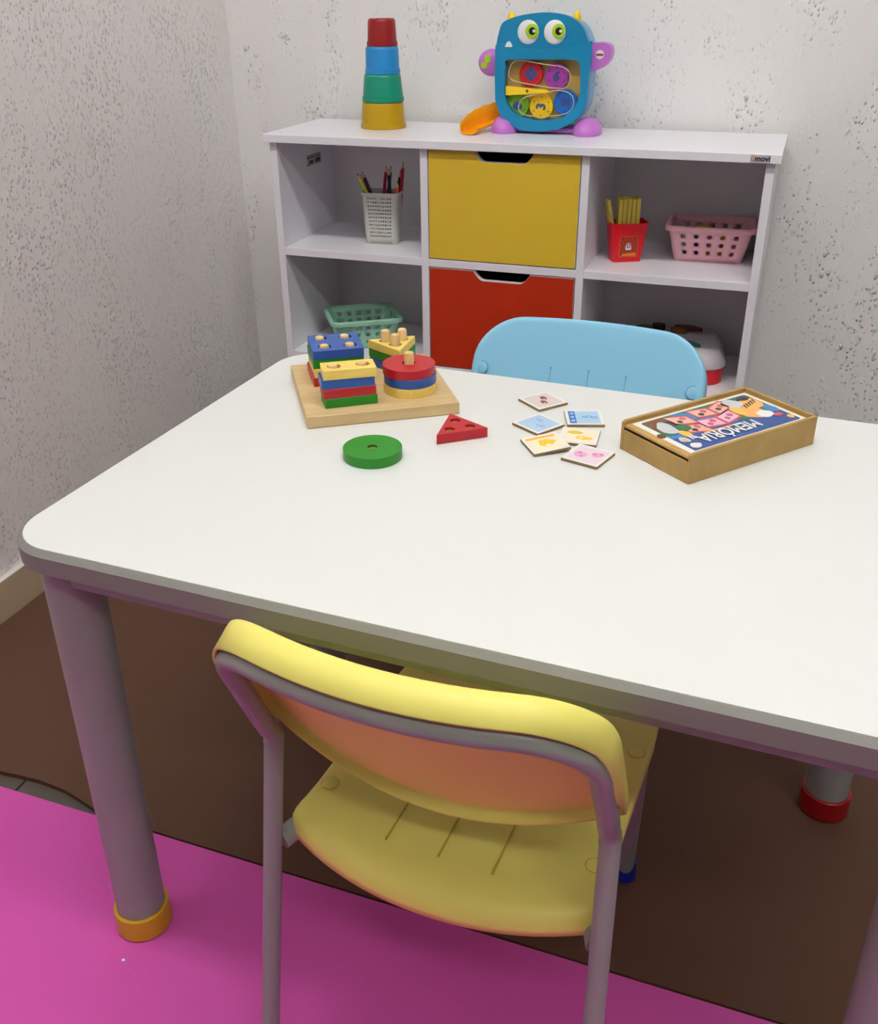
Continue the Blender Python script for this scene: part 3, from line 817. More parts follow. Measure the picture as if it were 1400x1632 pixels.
def holed_shell(mb, w0, d0, w1, d1, r, h, z0, cols_w, cols_d, rows, hole, nh=12, margin=(0.012, 0.012), corner=4, sides='fblr', hole_rows=None):
    """tapered open box; the flat parts of the walls are cells, each with a round hole of radius hole"""
    def P(side, s, f):
        # s in 0..1 along the flat part of a side, f height fraction
        w = w0+(w1-w0)*f; d = d0+(d1-d0)*f
        z = z0+h*f
        x = -w/2+r+(w-2*r)*s; y = -d/2+r+(d-2*r)*s
        return {'f': (x, -d/2, z), 'r': (w/2, y, z), 'b': (-x, d/2, z), 'l': (-w/2, -y, z)}[side]
    def Cn(side, a, f):
        w = w0+(w1-w0)*f; d = d0+(d1-d0)*f; z = z0+h*f
        cx, cy, st = {'f': (w/2-r, -d/2+r, -90), 'r': (w/2-r, d/2-r, 0), 'b': (-w/2+r, d/2-r, 90), 'l': (-w/2+r, -d/2+r, 180)}[side]
        t = math.radians(st+90*a)
        return (cx+r*math.cos(t), cy+r*math.sin(t), z)
    fr = [0.0, margin[0]/h] + [margin[0]/h + (1-(margin[0]+margin[1])/h)*(k+1)/rows for k in range(rows)] + [1.0]
    for side in 'frbl':
        nc = cols_w if side in 'fb' else cols_d
        wid = (w0+w1)/2-2*r if side in 'fb' else (d0+d1)/2-2*r
        for j in range(len(fr)-1):
            for c in range(nc):
                s0, s1, f0, f1 = c/nc, (c+1)/nc, fr[j], fr[j+1]
                crn = [(s0, f0), (s1, f0), (s1, f1), (s0, f1)]
                if 0 < j < len(fr)-2 and side in sides and (hole_rows is None or (j-1) in hole_rows):
                    sm, fm = (s0+s1)/2, (f0+f1)/2
                    ring = []
                    for k in range(nh):
                        a = 2*PI*(k+0.5)/nh - 3*PI/4
                        ring.append((sm+hole*math.cos(a)/wid, fm+hole*math.sin(a)/h))
                    vs = [P(side, *q) for q in crn] + [P(side, *q) for q in ring]
                    fs = []
                    q4 = nh//4
                    for e in range(4):
                        # ring points of this quadrant lie between corner e and e+1
                        idx = [4+(e*q4+k) % nh for k in range(q4)]
                        nxt = 4+((e+1)*q4) % nh
                        for k in range(q4-1):
                            fs.append((e, idx[k+1], idx[k]) if k < q4//2 else ((e+1) % 4, idx[k+1], idx[k]))
                        fs.append(((e+1) % 4, nxt, idx[-1]))
                        fs.append((e, (e+1) % 4, idx[q4//2]))
                    mb.add(vs, fs)
                else:
                    mb.add([P(side, *q) for q in crn], [(0, 1, 2, 3)])
            for k in range(corner):
                a0, a1 = k/corner, (k+1)/corner
                mb.add([Cn(side, a0, fr[j]), Cn(side, a1, fr[j]), Cn(side, a1, fr[j+1]), Cn(side, a0, fr[j+1])], [(0, 1, 2, 3)])
    # bottom
    lp = rrect(-w0/2, -d0/2, w0/2, d0/2, r, corner)
    mb.add([(x, y, z0) for x, y in lp], [tuple(range(len(lp)))])
    return mb

def rim(w, d, r, z, t, out, hgt):
    """rolled rim: a ring with an L section"""
    b = MB()
    loops = []
    for off, zz in ((-0.0012, -0.001), (0.0, 0.0008), (out*0.6, 0.0004), (out, -0.0016), (out, -hgt), (out-t, -hgt), (out-t, -0.003), (-0.0002, -0.003)):
        loops.append([(x, y, z+zz) for x, y in rrect(-w/2-off, -d/2-off, w/2+off, d/2+off, max(0.001, r+off), 5)])
    n = len(loops[0]); vs = [p for l in loops for p in l]; fs = []
    for i in range(len(loops)):
        j = (i+1) % len(loops)
        for k in range(n):
            fs.append((i*n+k, i*n+(k+1) % n, j*n+(k+1) % n, j*n+k))
    return b.add(vs, fs)

def basket(label, c, loc, rz, w1, d1, h, w0, d0):
    t = thing('storage_basket', label, 'basket', loc, rz)
    m = plastic('basket_plastic', c, 0.4)
    b = holed_shell(MB(), w0, d0, w1, d1, 0.014, h, 0.0006, 5, 3, 3, 0.0048, 16, (0.010, 0.011))
    b.build('body', m, t, smooth=35, solid=0.0018, offset=-1)
    rim(w1, d1, 0.014, h+0.0006, 0.0018, 0.006, 0.009).build('rim', m, t, smooth=35)
    return t
SHZ = ZM1
basket('pale pink perforated basket of toys on the upper right shelf', (232, 176, 184), (0.9045, 0.1875, SHZ), math.radians(2.5), 0.168, 0.122, 0.0715, 0.136, 0.092)
basket('empty sage green perforated basket on the lower left shelf', (150, 200, 176), (0.1480, 0.1080, ZB1), math.radians(33), 0.156, 0.132, 0.0700, 0.124, 0.100)

# toys inside the pink basket, glimpsed through its holes and over its rim
def basket_toys():
    th = math.radians(2.5)
    def w_(x, y): return (0.9045+x*math.cos(th)-y*math.sin(th), 0.1875+x*math.sin(th)+y*math.cos(th))
    r = 0.0115
    items = [('sky blue toy ball at the left in the pink basket', (70, 175, 215), -0.052, -0.028, 0), ('violet toy ball next to the sky blue ball in the pink basket', (110, 50, 170), -0.027, -0.029, 0),
             ('peach toy ball in the middle of the pink basket', (235, 170, 110), -0.002, -0.029, 0), ('amber toy ball at the right in the pink basket', (240, 170, 20), 0.0235, -0.029, 0),
             ('white toy ball above the sky blue ball in the pink basket', (225, 235, 230), -0.053, -0.030, 1), ('dark violet toy ball in the upper layer of the pink basket', (80, 40, 150), -0.027, -0.031, 1),
             ('rose toy ball in the upper layer of the pink basket', (215, 140, 150), -0.001, -0.031, 1), ('mustard toy ball in the upper layer of the pink basket', (205, 135, 25), 0.025, -0.031, 1),
             ('dark red toy ball at the top right of the pink basket', (150, 16, 34), 0.050, -0.026, 2)]
    for lab, c, x, y, lay in items:
        m = plastic('toy_ball_plastic', c, 0.35)
        p = w_(x, y)
        z = SHZ + 0.0030 + r + lay*(2*r*0.93)
        b = MB().ball((0, 0, 0), r, 18)
        o = b.build('toy_ball', m, None, smooth=60)
        o.location = (p[0], p[1]+0.001*lay, z)
        tag(o, lab, 'toy', 'toys inside the pink basket')
    for lab, c, x, y, z, lo in (('yellow plastic ring lying on top in the pink basket', (205, 170, 30), -0.014, 0.020, 0.051, 0.016), ('green plastic ring lying on top in the pink basket', (70, 165, 120), -0.034, 0.016, 0.0492, 0.012)):
        p = w_(x, y)
        pts = [(lo*math.cos(2*PI*k/24), lo*0.8*math.sin(2*PI*k/24), 0) for k in range(25)]
        o = MB().tube(pts, 0.0035, 10, cap=False).build('toy_ring', plastic('ring_plastic', c, 0.4), None, smooth=60)
        o.location = (p[0], p[1], SHZ+z); o.rotation_euler = (0.3, 0.05, 0)
        tag(o, lab, 'toy', 'toys inside the pink basket')
    # toys that carry the rings
    for lab, c, x, y in (('green toy block at the back left in the pink basket', (60, 150, 70), -0.030, 0.020), ('orange toy block at the back right in the pink basket', (230, 130, 30), 0.026, 0.018)):
        p = w_(x, y)
        o = MB().box((-0.017, -0.014, 0), (0.017, 0.014, 0.042)).build('toy_block', plastic('toy_block_plastic', c, 0.4), None, bevel=0.003)
        o.location = (p[0], p[1], SHZ+0.0032); tag(o, lab, 'toy', 'toys inside the pink basket')
basket_toys()

def pencil_cup():
    cx, cy, rz = 0.2020, 0.1200, math.radians(7)
    t = thing('pencil_holder', 'pale grey perforated pencil holder on the upper left shelf', 'pencil holder', (cx, cy, SHZ), rz)
    m = plastic('pale_grey_plastic', (196, 196, 188), 0.45)
    b = holed_shell(MB(), 0.074, 0.050, 0.083, 0.057, 0.013, 0.108, 0.0006, 10, 6, 11, 0.00165, 8, (0.012, 0.007))
    b.build('body', m, t, smooth=35, solid=0.0016, offset=-1)
    rim(0.083, 0.057, 0.013, 0.1086, 0.0016, 0.0022, 0.005).build('rim', m, t, smooth=35)
    # pencils: (label, barrel, bottom x,y ; point x,y,z in the holder's frame)
    P = [('black pencil leaning to the left rim of the pencil holder', (24, 22, 24), (0.0178, -0.009), (-0.054, -0.008, 0.145)),
         ('pink pencil leaning left at the back of the pencil holder', (196, 70, 110), (0.0178, 0.0095), (-0.051, 0.009, 0.141)),
         ('lime yellow pencil leaning left in the pencil holder', (178, 186, 30), (0.0178, -0.019), (-0.050, -0.017, 0.1475)),
         ('dark plum pencil leaning left between the black and pink ones', (44, 22, 30), (0.0178, 0.001), (-0.045, 0.001, 0.1485)),
         ('magenta pencil leaning right in the middle of the holder', (186, 20, 90), (-0.0155, 0.0205), (0.0065, 0.0185, 0.160)),
         ('dark teal pencil leaning right beside the magenta one', (12, 40, 52), (-0.0045, 0.0205), (0.0165, 0.0185, 0.159)),
         ('upright black pencil in the middle of the holder', (22, 22, 24), (0.0270, -0.0200), (0.016, 0.000, 0.157)),
         ('crimson pencil, tallest at the right of the holder', (186, 20, 70), (0.0333, 0.0160), (0.046, 0.011, 0.170)),
         ('dark green pencil leaning right behind the orange one', (20, 34, 28), (0.0290, 0.0040), (0.0375, 0.018, 0.150)),
         ('orange pencil, shortest at the right of the holder', (236, 88, 20), (0.0333, -0.0110), (0.0375, -0.010, 0.134))]
    m_w = plastic('sharpened_wood', (214, 180, 140), 0.6); m_g = plastic('graphite', (50, 46, 48), 0.5)
    R = Matrix.Rotation(rz, 4, 'Z')
    for i, (lab, c, a, p) in enumerate(P):
        A = Vector((a[0]*0.9, a[1]*0.9, 0.0062)); B = Vector(p); d = (B-A)
        Ln = d.length
        Mw = Matrix.Translation((cx, cy, SHZ)) @ R @ Matrix.Translation(A) @ d.to_track_quat('Z', 'Y').to_matrix().to_4x4()
        q = thing('pencil', lab, 'pencil', (0, 0, 0), 0, 'pencils in the grey holder')
        q.matrix_world = Mw
        r = 0.0037
        MB().lathe([(r, 0), (r, Ln-0.014)], 6).build('barrel', plastic('pencil_paint', c, 0.35), q, smooth=20)
        MB().lathe([(r*0.98, Ln-0.014), (r*0.36, Ln-0.004)], 12).build('sharpened_end', m_w, q, smooth=60)
        MB().lathe([(r*0.36, Ln-0.004), (0.0003, Ln)], 8).build('lead', m_g, q, smooth=60)
pencil_cup()

def fries():
    cx, cy, rz = 0.7420, 0.1140, math.radians(26)
    t = thing('fries_box', 'red toy fries box with a sunburst label on the upper right shelf', 'toy box', (cx, cy, SHZ), rz)
    m = plastic('fries_red', (206, 8, 30), 0.38)
    w0, d0, w1, d1, h = 0.058, 0.040, 0.078, 0.046, 0.079
    def loop(f, inset=0):
        w = w0+(w1-w0)*f-2*inset; d = d0+(d1-d0)*f-2*inset
        return rrect(-w/2, -d/2, w/2, d/2, 0.005, 3)
    vs, fs = [], []
    stack = []
    for f in (0, 0.5, 1.0):
        l = loop(f)
        W_ = w0+(w1-w0)*f
        stack.append([(x, y, 0.0006 + h*f - (0.007*(1-(x/(W_/2))**2) if f == 1.0 and y < 0 else 0)) for x, y in l])
    for f in (1.0, 0.5, 0.03):
        l = loop(f, 0.0018)
        W_ = w0+(w1-w0)*f
        stack.append([(x, y, 0.0006 + h*f - (0.007*(1-(x/(W_/2))**2) if f == 1.0 and y < 0 else 0)) for x, y in l])
    n = len(stack[0]); vs = [p for l in stack for p in l]
    for i in range(len(stack)-1):
        for k in range(n):
            fs.append((i*n+k, i*n+(k+1) % n, (i+1)*n+(k+1) % n, (i+1)*n+k))
    fs.append(tuple(range(n-1, -1, -1))); fs.append(tuple((len(stack)-1)*n+k for k in range(n)))
    box = MB().add(vs, fs).build('box', m, t, smooth=40)
    # sunburst label on the front face
    slope = math.atan2((d1-d0)/2, h)
    Mx = Matrix.Translation((0, -(d0+(d1-d0)*0.42)/2-0.0004, 0.0006+h*0.40)) @ Matrix.Rotation(PI/2+slope, 4, 'X')
    m_or = plastic('label_orange', (216, 118, 24), 0.5); m_dk = plastic('label_rust', (138, 28, 14), 0.5); m_md = plastic('label_red_brown', (176, 60, 18), 0.5)
    m_wh = plastic('label_white', (225, 222, 230), 0.5); m_bl = plastic('label_purple', (96, 60, 150), 0.5)
    b = MB()
    b.plate([rrect(-0.0185, -0.0215, 0.0195, 0.0205, 0.004, 4)], -0.0002, 0.0001, 0, Mx)
    b.plate([rrect(-0.0175, -0.0205, 0.0185, 0.0195, 0.0032, 4)], 0, 0.0002, 1, Mx)
    for k in range(13):                                   # rays from the lower middle
        a = math.radians(8 + 164*k/12)
        q = []
        for da in (-0.055, 0.055):
            ca, sa = math.cos(a+da), math.sin(a+da)
            L = min(0.0165/abs(ca) if abs(ca) > 1e-4 else 9, 0.0335/max(sa, 1e-4), 0.036)
            q.append((L*ca, -0.0150+L*sa))
        b.plate([[(0, -0.0150), q[0], q[1]]], 0, 0.00035, 2, Mx)
    b.plate([[(-0.0160, -0.0195), (0.0165, -0.0195), (0.0165, -0.0125), (-0.010, -0.0145)]], 0, 0.0005, 0, Mx)
    b.plate([[(-0.0050, -0.0070), (0.0050, -0.0070), (0.0062, -0.0040), (0.0050, 0.004), (0.0020, 0.0065), (-0.0020, 0.0065), (-0.0050, 0.004), (-0.0062, -0.0040)]], 0, 0.0006, 3, Mx)
    b.plate([circle(0, 0.0008, 0.0045, 20)], 0, 0.0008, 4, Mx)
    star = []
    for k in range(8):
        rr = 0.0044 if k % 2 == 0 else 0.0013
        star.append((rr*math.sin(k*PI/4), 0.0008+rr*math.cos(k*PI/4)))
    b.plate([star], 0, 0.0010, 3, Mx)
    b.build('sunburst_label', [m_or, m_dk, m_md, m_wh, m_bl], box)
    m_f = plastic('fry_yellow', (212, 188, 76), 0.5)
    R = Matrix.Rotation(rz, 4, 'Z')
    w = 0.0082
    rows = [(-0.0185+0.0092*k, -0.0080, 0.1235 + 0.0006*((k*7) % 3)) for k in range(5)] + [(-0.0185+0.0092*k, 0.0030, 0.1262 + 0.0005*((k*5) % 3)) for k in range(5)]
    for i, (x, y, hh) in enumerate(rows):
        o = MB().box((-w/2, -w/2, 0), (w/2, w/2, hh-0.004)).build('toy_fry', m_f, None, bevel=0.0006, seg=1)
        o.matrix_world = Matrix.Translation((cx, cy, SHZ)) @ R @ Matrix.Translation((x, y, 0.004))
        nth = ('leftmost', 'second', 'middle', 'fourth', 'rightmost')[i % 5]
        row = 'front' if i < 5 else 'back'
        tag(o, nth + (' yellow stick from the left in the ' if nth in ('second', 'fourth') else ' upright yellow stick in the ') + row + ' row of the red fries box', 'toy fry', 'upright sticks in the fries box')
    for i, (x, y, lab) in enumerate(((-0.0255, -0.0075, 'yellow wooden stick tilted furthest left in the fries box'), (-0.0262, 0.0035, 'yellow wooden stick tilted left behind another in the fries box'))):
        o = MB().box((-w/2, -w/2, 0), (w/2, w/2, 0.092)).build('toy_fry', m_f, None, bevel=0.0006, seg=1)
        o.matrix_world = Matrix.Translation((cx, cy, SHZ)) @ R @ Matrix.Translation((x+0.0012, y, 0.0325)) @ Matrix.Rotation(math.radians(-12.5), 4, 'Y')
        tag(o, lab, 'toy fry')
fries()

# ---------------------------------------------------------------- lower right: lidded box with toys on the lid
def lidded_box():
    t = thing('lidded_box', 'red plastic box with a frosted white lid on the lower right shelf', 'box', (0.8500, 0.1480, ZB1), math.radians(8))
    m_r = plastic('box_red', (196, 14, 30), 0.3)
    m_l = mat('frosted_lid', (206, 203, 206), 0.35, 0.5, alpha=0.82)
    w, d = 0.222, 0.196
    b = MB()
    b.plate([rrect(-w/2, -d/2, w/2, d/2, 0.040, 8)], 0.0006, 0.034)
    b.build('tub', m_r, t, bevel=0.004, seg=2)
    b = MB()
    loops = []
    for off, z in ((0.002, 0.0342), (0.004, 0.036), (0.004, 0.041), (0.0, 0.047), (-0.006, 0.060), (-0.012, 0.067), (-0.022, 0.070)):
        loops.append([(x, y, z) for x, y in rrect(-w/2-off, -d/2-off, w/2+off, d/2+off, 0.040+off, 8)])
    n = len(loops[0]); vs = [p for l in loops for p in l]; fs = []
    for i in range(len(loops)-1):
        for k in range(n):
            fs.append((i*n+k, i*n+(k+1) % n, (i+1)*n+(k+1) % n, (i+1)*n+k))
    fs.append(tuple((len(loops)-1)*n+k for k in range(n)))
    b.add(vs, fs).build('lid', m_l, t, smooth=40)
    zl = ZB1 + 0.0706
    def shape(name, label, pts, c, x, y, h, rz=0.0):
        o = MB().plate([spline_loop(pts, 4)], 0, h).build(name, plastic(name+'_plastic', c, 0.4), None, bevel=min(0.003, h*0.4), seg=2)
        o.location = (x, y, zl); o.rotation_euler = (0, 0, rz)
        return tag(o, label, 'toy', 'small toys on the frosted lid')
    fish = [(-0.034, 0.0), (-0.018, 0.009), (0.006, 0.011), (0.024, 0.005), (0.034, 0.0), (0.024, -0.004), (0.004, -0.008), (-0.018, -0.006)]
    shape('toy_leaf', 'flat dark green toy leaf lying on the frosted lid at right', fish, (30, 92, 84), 0.886, 0.105, 0.006, -0.35)
    shape('toy_leaf', 'olive green toy leaf on the frosted lid at left', [(p[0]*0.6, p[1]*1.1) for p in fish], (70, 84, 40), 0.790, 0.180, 0.008, 0.2)
    shape('toy_pebble', 'black oval toy piece on the frosted lid', circle(0, 0, 0.014, 10, 0.010), (18, 18, 20), 0.818, 0.185, 0.014, 0.1)
    shape('toy_pebble', 'brown oval toy piece on the frosted lid', circle(0, 0, 0.018, 10, 0.010), (120, 72, 40), 0.862, 0.180, 0.010, -0.1)
    shape('toy_leaf', 'dark red toy leaf at the back of the frosted lid', [(p[0]*0.9, p[1]) for p in fish], (110, 40, 36), 0.880, 0.205, 0.008, -0.1)
lidded_box()

# ---------------------------------------------------------------- wooden shape sorter
ZT = TH + 0.0003
BA = TA + math.radians(35.05)
BO = tw(0.1562, 0.3468)
def bw(x, y, z=0.0):
    return (BO[0] + x*math.cos(BA) - y*math.sin(BA), BO[1] + x*math.sin(BA) + y*math.cos(BA), ZT + z)
M_BOARD = wood('board_wood', (216, 190, 142), (198, 168, 118), (10, 90, 90))
M_PEG = wood('peg_wood', (236, 208, 150), (214, 176, 112), (90, 90, 14), 0.6)
C_NAT = wood('natural_block_wood', (246, 218, 116), (232, 198, 100), (12, 90, 90), 0.45)
C_RED = mat('red_block_paint', (176, 22, 34), 0.38, 0.5, noise=(30, 0.04))
C_GRN = mat('green_block_paint', (28, 128, 24), 0.38, 0.5, noise=(30, 0.05))
C_BLU = mat('blue_block_paint', (44, 84, 160), 0.38, 0.5, noise=(30, 0.04))
M_HOLE = mat('bare_wood_hole', (150, 112, 60), 0.7)
PEGS = {'square': [(0.0380, 0.1500), (0.0710, 0.1490), (0.0395, 0.1150), (0.0725, 0.1140)], 'rect': [(0.0400, 0.0375), (0.0760, 0.0385)],
        'round': [(0.1400, 0.0590)], 'tri': [(0.1275, 0.1545), (0.1370, 0.1345), (0.1505, 0.1545)]}
BT = 0.0155
def sorter():
    t = thing('shape_sorter_board', 'pale wooden peg board carrying four stacks of shape blocks', 'puzzle board', bw(0, 0), BA)
    MB().box((0, 0, 0), (0.191, 0.191, BT)).build('board', M_BOARD, t, bevel=0.0012)
    for k in PEGS:
        for (x, y) in PEGS[k]:
            r = 0.0064
            MB().lathe([(r, BT), (r, BT+0.0475), (r*0.86, BT+0.0500), (r*0.4, BT+0.0512)], 20, 0, Matrix.Translation((x, y, 0))).build('peg', M_PEG, t, smooth=40)
    TK = 0.0119
    def shape(kind):
        if kind == 'square': return rrect(-0.033, -0.033, 0.033, 0.033, 0.001, 2)
        if kind == 'rect': return rrect(-0.033, -0.0162, 0.033, 0.0162, 0.001, 2)
        if kind == 'round': return circle(0, 0, 0.0336, 48)
        h = 0.0655*math.sqrt(3)/2
        return [(0, -h*2/3), (0.03275, h/3), (-0.03275, h/3)]
    cen = {'square': (0.0552, 0.1312), 'rect': (0.0578, 0.0378), 'round': (0.1400, 0.0590), 'tri': (0.1380, 0.1455)}
    def block(kind, name, label, m, level, dx=0.0, dy=0.0, rot=0.0, hole=0.0086):
        loops = [shape(kind)]
        c = cen[kind]
        for (x, y) in PEGS[kind]:
            # holes stay around the pegs while the block is shifted a little
            hx, hy = x-c[0], y-c[1]
            loops.append(circle(hx, hy, hole, 20))
        b = MB().plate(loops, 0, TK)
        o = b.build(name, m, None, bevel=0.0007, seg=1)
        p = bw(c[0]+dx, c[1]+dy, BT + 0.0002 + level*(TK+0.0001))
        o.location = p; o.rotation_euler = (0, 0, BA+math.radians(rot))
        return tag(o, label, 'block', 'wooden shape blocks on the pegs')
    block('square', 'square_block', 'red square block at the bottom of the square stack', C_RED, 0, -0.0012, 0.0006, 1.0)
    block('square', 'square_block', 'natural wood square block above the red square', C_NAT, 1, 0.0006, 0.0, 0.3)
    block('square', 'square_block', 'green square block below the blue square', C_GRN, 2, 0.0, 0.0, 0.0)
    block('square', 'square_block', 'blue square block on top with four pegs showing', C_BLU, 3, 0.0008, -0.0004, -0.6)
    block('rect', 'rectangular_block', 'green rectangular block at the bottom of the front stack', C_GRN, 0, 0.0004, -0.0004, 2.2)
    block('rect', 'rectangular_block', 'red rectangular block above the green rectangle', C_RED, 1, -0.0006, 0.0, 1.6)
    block('rect', 'rectangular_block', 'blue rectangular block below the natural rectangle', C_BLU, 2, -0.0020, 0.0006, 0.5)
    block('rect', 'rectangular_block', 'natural yellow rectangular block on top of the front stack', C_NAT, 3, 0.0010, -0.0003, -0.6)
    block('round', 'round_block', 'natural wood round block at the bottom of the round stack', C_NAT, 0)
    block('round', 'round_block', 'blue round block between the natural and red discs', C_BLU, 1, 0.0008, 0.0)
    block('round', 'round_block', 'red round block on top with one peg showing', C_RED, 2, -0.0004, 0.0004)
    block('tri', 'triangular_block', 'dark blue triangular block at the bottom of the triangle stack', C_BLU, 0, 0.0006, -0.0006, 1.0)
    block('tri', 'triangular_block', 'green triangular block in the middle of the triangle stack', C_GRN, 1)
    block('tri', 'triangular_block', 'natural yellow triangular block on top with three pegs showing', C_NAT, 2, -0.0004, 0.0)
    # two blocks off the board, lying on the table
    d = thing('round_block', 'green round block lying flat on the white table', 'block', (*tw(0.2640, 0.3035)[:2], ZT), TA)
    MB().plate([circle(0, 0, 0.0338, 56), circle(0, 0, 0.0058, 20)], 0, 0.0122).build('disc', C_GRN, d, bevel=0.0009, seg=2)
    MB().lathe([(0.0057, 0.001), (0.0057, 0.0092)], 20).build('hole_floor', M_HOLE, d)
    vs = [tw(0.3203, 0.3592), tw(0.3692, 0.4010), tw(0.3114, 0.4269)]
    cx = sum(v[0] for v in vs)/3; cy = sum(v[1] for v in vs)/3
    d = thing('triangular_block', 'red triangular block with three holes lying on the white table', 'block', (cx, cy, ZT), 0)
    tri = [(v[0]-cx, v[1]-cy) for v in vs]
    hs = [(0.40*p[0], 0.40*p[1]) for p in tri]
    MB().plate([tri] + [circle(x, y, 0.0062, 18) for x, y in hs], 0, 0.0122).build('prism', C_RED, d, bevel=0.0009, seg=2)
    b = MB()
    for x, y in hs:
        b.lathe([(0.0061, 0.001), (0.0061, 0.0085)], 18, 0, Matrix.Translation((x, y, 0)))
    b.build('hole_floors', M_HOLE, d)
sorter()

# ---------------------------------------------------------------- memory cards
def cards():
    m_core = wood('card_fibreboard', (150, 126, 84), (120, 98, 62), (60, 60, 200), 0.7)
    m_pap = mat('card_white_border', (240, 238, 230), 0.4)
    spec = [('memory card with two small brown spots on a beige face', (221, 210, 206), [((150, 72, 44), 'pair')], (0.4000, 0.5285), -37.2, 0),
            ('pale blue memory card with a dark blue side stripe', (170, 206, 234), [((50, 110, 190), 'stripe'), ((88, 150, 200), 'rowouter')], (0.4632, 0.4920), 20.3, 0),
            ('plain pale blue memory card with faint blue marks', (176, 206, 234), [((110, 160, 205), 'thin')], (0.4159, 0.4545), -30.0, 0),
            ('cream memory card with a big yellow patch and orange stripe', (246, 232, 200), [((245, 180, 70), 'topbar'), ((240, 200, 40), 'big')], (0.4410, 0.3985), 38.0, 1),
            ('cream memory card with two small yellow patches', (247, 234, 205), [((240, 198, 50), 'twoy')], (0.4718, 0.4352), 6.8, 0),
            ('pale pink memory card with two rose patches', (236, 216, 226), [((236, 172, 204), 'pinks')], (0.4948, 0.3861), -13.5, 0)]
    S, T = 0.0455, 0.0032
    for i, (lab, face, marks, (u, v), ang, lift) in enumerate(spec):
        p = tw(u, v)
        rz = TA + math.radians(ang)
        t = thing('memory_card', lab, 'card', (p[0], p[1], ZT), rz, 'memory cards on the table')
        if lift:
            t.rotation_euler = (math.radians(0.0), math.radians(-4.3), rz)
            t.location.z = ZT + 0.00175
        MB().box((-S/2, -S/2, 0), (S/2, S/2, T)).build('card_board', m_core, t, bevel=0.0004, seg=1)
        b = MB(); mats = [m_pap, mat('card_face', face, 0.35)]
        b.plate([rrect(-S/2+0.0002, -S/2+0.0002, S/2-0.0002, S/2-0.0002, 0.0006, 2)], T, T+0.0002, 0)
        b.plate([rrect(-S/2+0.004, -S/2+0.004, S/2-0.004, S/2-0.004, 0.0006, 2)], T, T+0.00035, 1)
        z1 = T+0.0005
        def blob(cx, cy, rx, ry, mi, k=9, seed=0):
            rn = random.Random(seed+i*17)
            pts = [(cx+rx*(0.75+0.4*rn.random())*math.cos(2*PI*q/k), cy+ry*(0.75+0.4*rn.random())*math.sin(2*PI*q/k)) for q in range(k)]
            b.plate([spline_loop(pts, 3)], T, z1 + 0.00005*seed, mi)
        for c, kind in marks:
            mats.append(mat('card_mark', c, 0.4)); mi = len(mats)-1
            if kind == 'pair':
                mats.append(mat('card_mark_dark', (96, 44, 36), 0.4)); mats.append(mat('card_mark_light', (245, 225, 190), 0.4))
                for (x, y) in ((-0.0055, 0.0045), (0.0060, -0.0030)):
                    blob(x, y, 0.0065, 0.0042, mi, seed=1); blob(x-0.0026, y+0.001, 0.0024, 0.0018, mi+1, seed=2); blob(x+0.003, y-0.001, 0.0015, 0.0013, mi+2, seed=3)
            elif kind == 'stripe':
                b.plate([[(-0.0185, -0.0185), (-0.0105, -0.0185), (-0.0105, 0.0185), (-0.0185, 0.0185)]], T, z1, mi)
                mats.append(mat('card_mark_pale', (170, 205, 240), 0.4))
                for y in (-0.011, 0.0, 0.011): blob(-0.0145, y, 0.0028, 0.003, len(mats)-1, seed=2)
            elif kind == 'rowouter':
                for (x, y, r) in ((0.000, 0.0005, 0.003), (0.006, 0.001, 0.0042), (0.0125, -0.001, 0.0038)):
                    b.plate([circle(x, y, r, 18, r*0.8), circle(x, y, r*0.75, 18, r*0.55)], T, z1, mi)
            elif kind == 'thin':
                for (x, y, r) in ((-0.006, 0.0075, 0.0052), (0.0065, -0.0050, 0.0050), (0.010, -0.002, 0.0030)):
                    b.plate([circle(x, y, r, 18, r*0.42), circle(x, y, r*0.86, 18, r*0.30)], T, z1, mi)
            elif kind == 'topbar':
                b.plate([[(-0.0185, 0.0125), (0.0165, 0.0125), (0.0165, 0.0175), (-0.0185, 0.0175)]], T, z1, mi)
            elif kind == 'big':
                blob(0.0, -0.001, 0.0085, 0.011, mi, 11, 1); blob(0.008, 0.0, 0.0045, 0.004, mi, 8, 2)
                mats.append(mat('card_mark_white', (250, 244, 220), 0.4)); blob(0.001, -0.0075, 0.0035, 0.0022, len(mats)-1, 8, 3)
            elif kind == 'twoy':
                blob(-0.006, 0.008, 0.0095, 0.0046, mi, 9, 1); blob(0.006, -0.006, 0.0095, 0.0052, mi, 9, 2)
                mats.append(mat('card_mark_white', (250, 244, 225), 0.4)); blob(0.003, -0.0065, 0.003, 0.0016, len(mats)-1, 8, 3)
            elif kind == 'pinks':
                blob(-0.0085, -0.003, 0.0080, 0.0075, mi, 9, 1); blob(0.0095, 0.0055, 0.0075, 0.0060, mi, 9, 2)
                mats.append(mat('card_mark_rose', (196, 70, 130), 0.4))
                for (x, y) in ((-0.0105, 0.001), (-0.005, -0.0075), (0.006, 0.005), (0.0125, 0.0085)): blob(x, y, 0.0022, 0.0012, len(mats)-1, 7, 3)
        b.build('printed_face', mats, t)
cards()

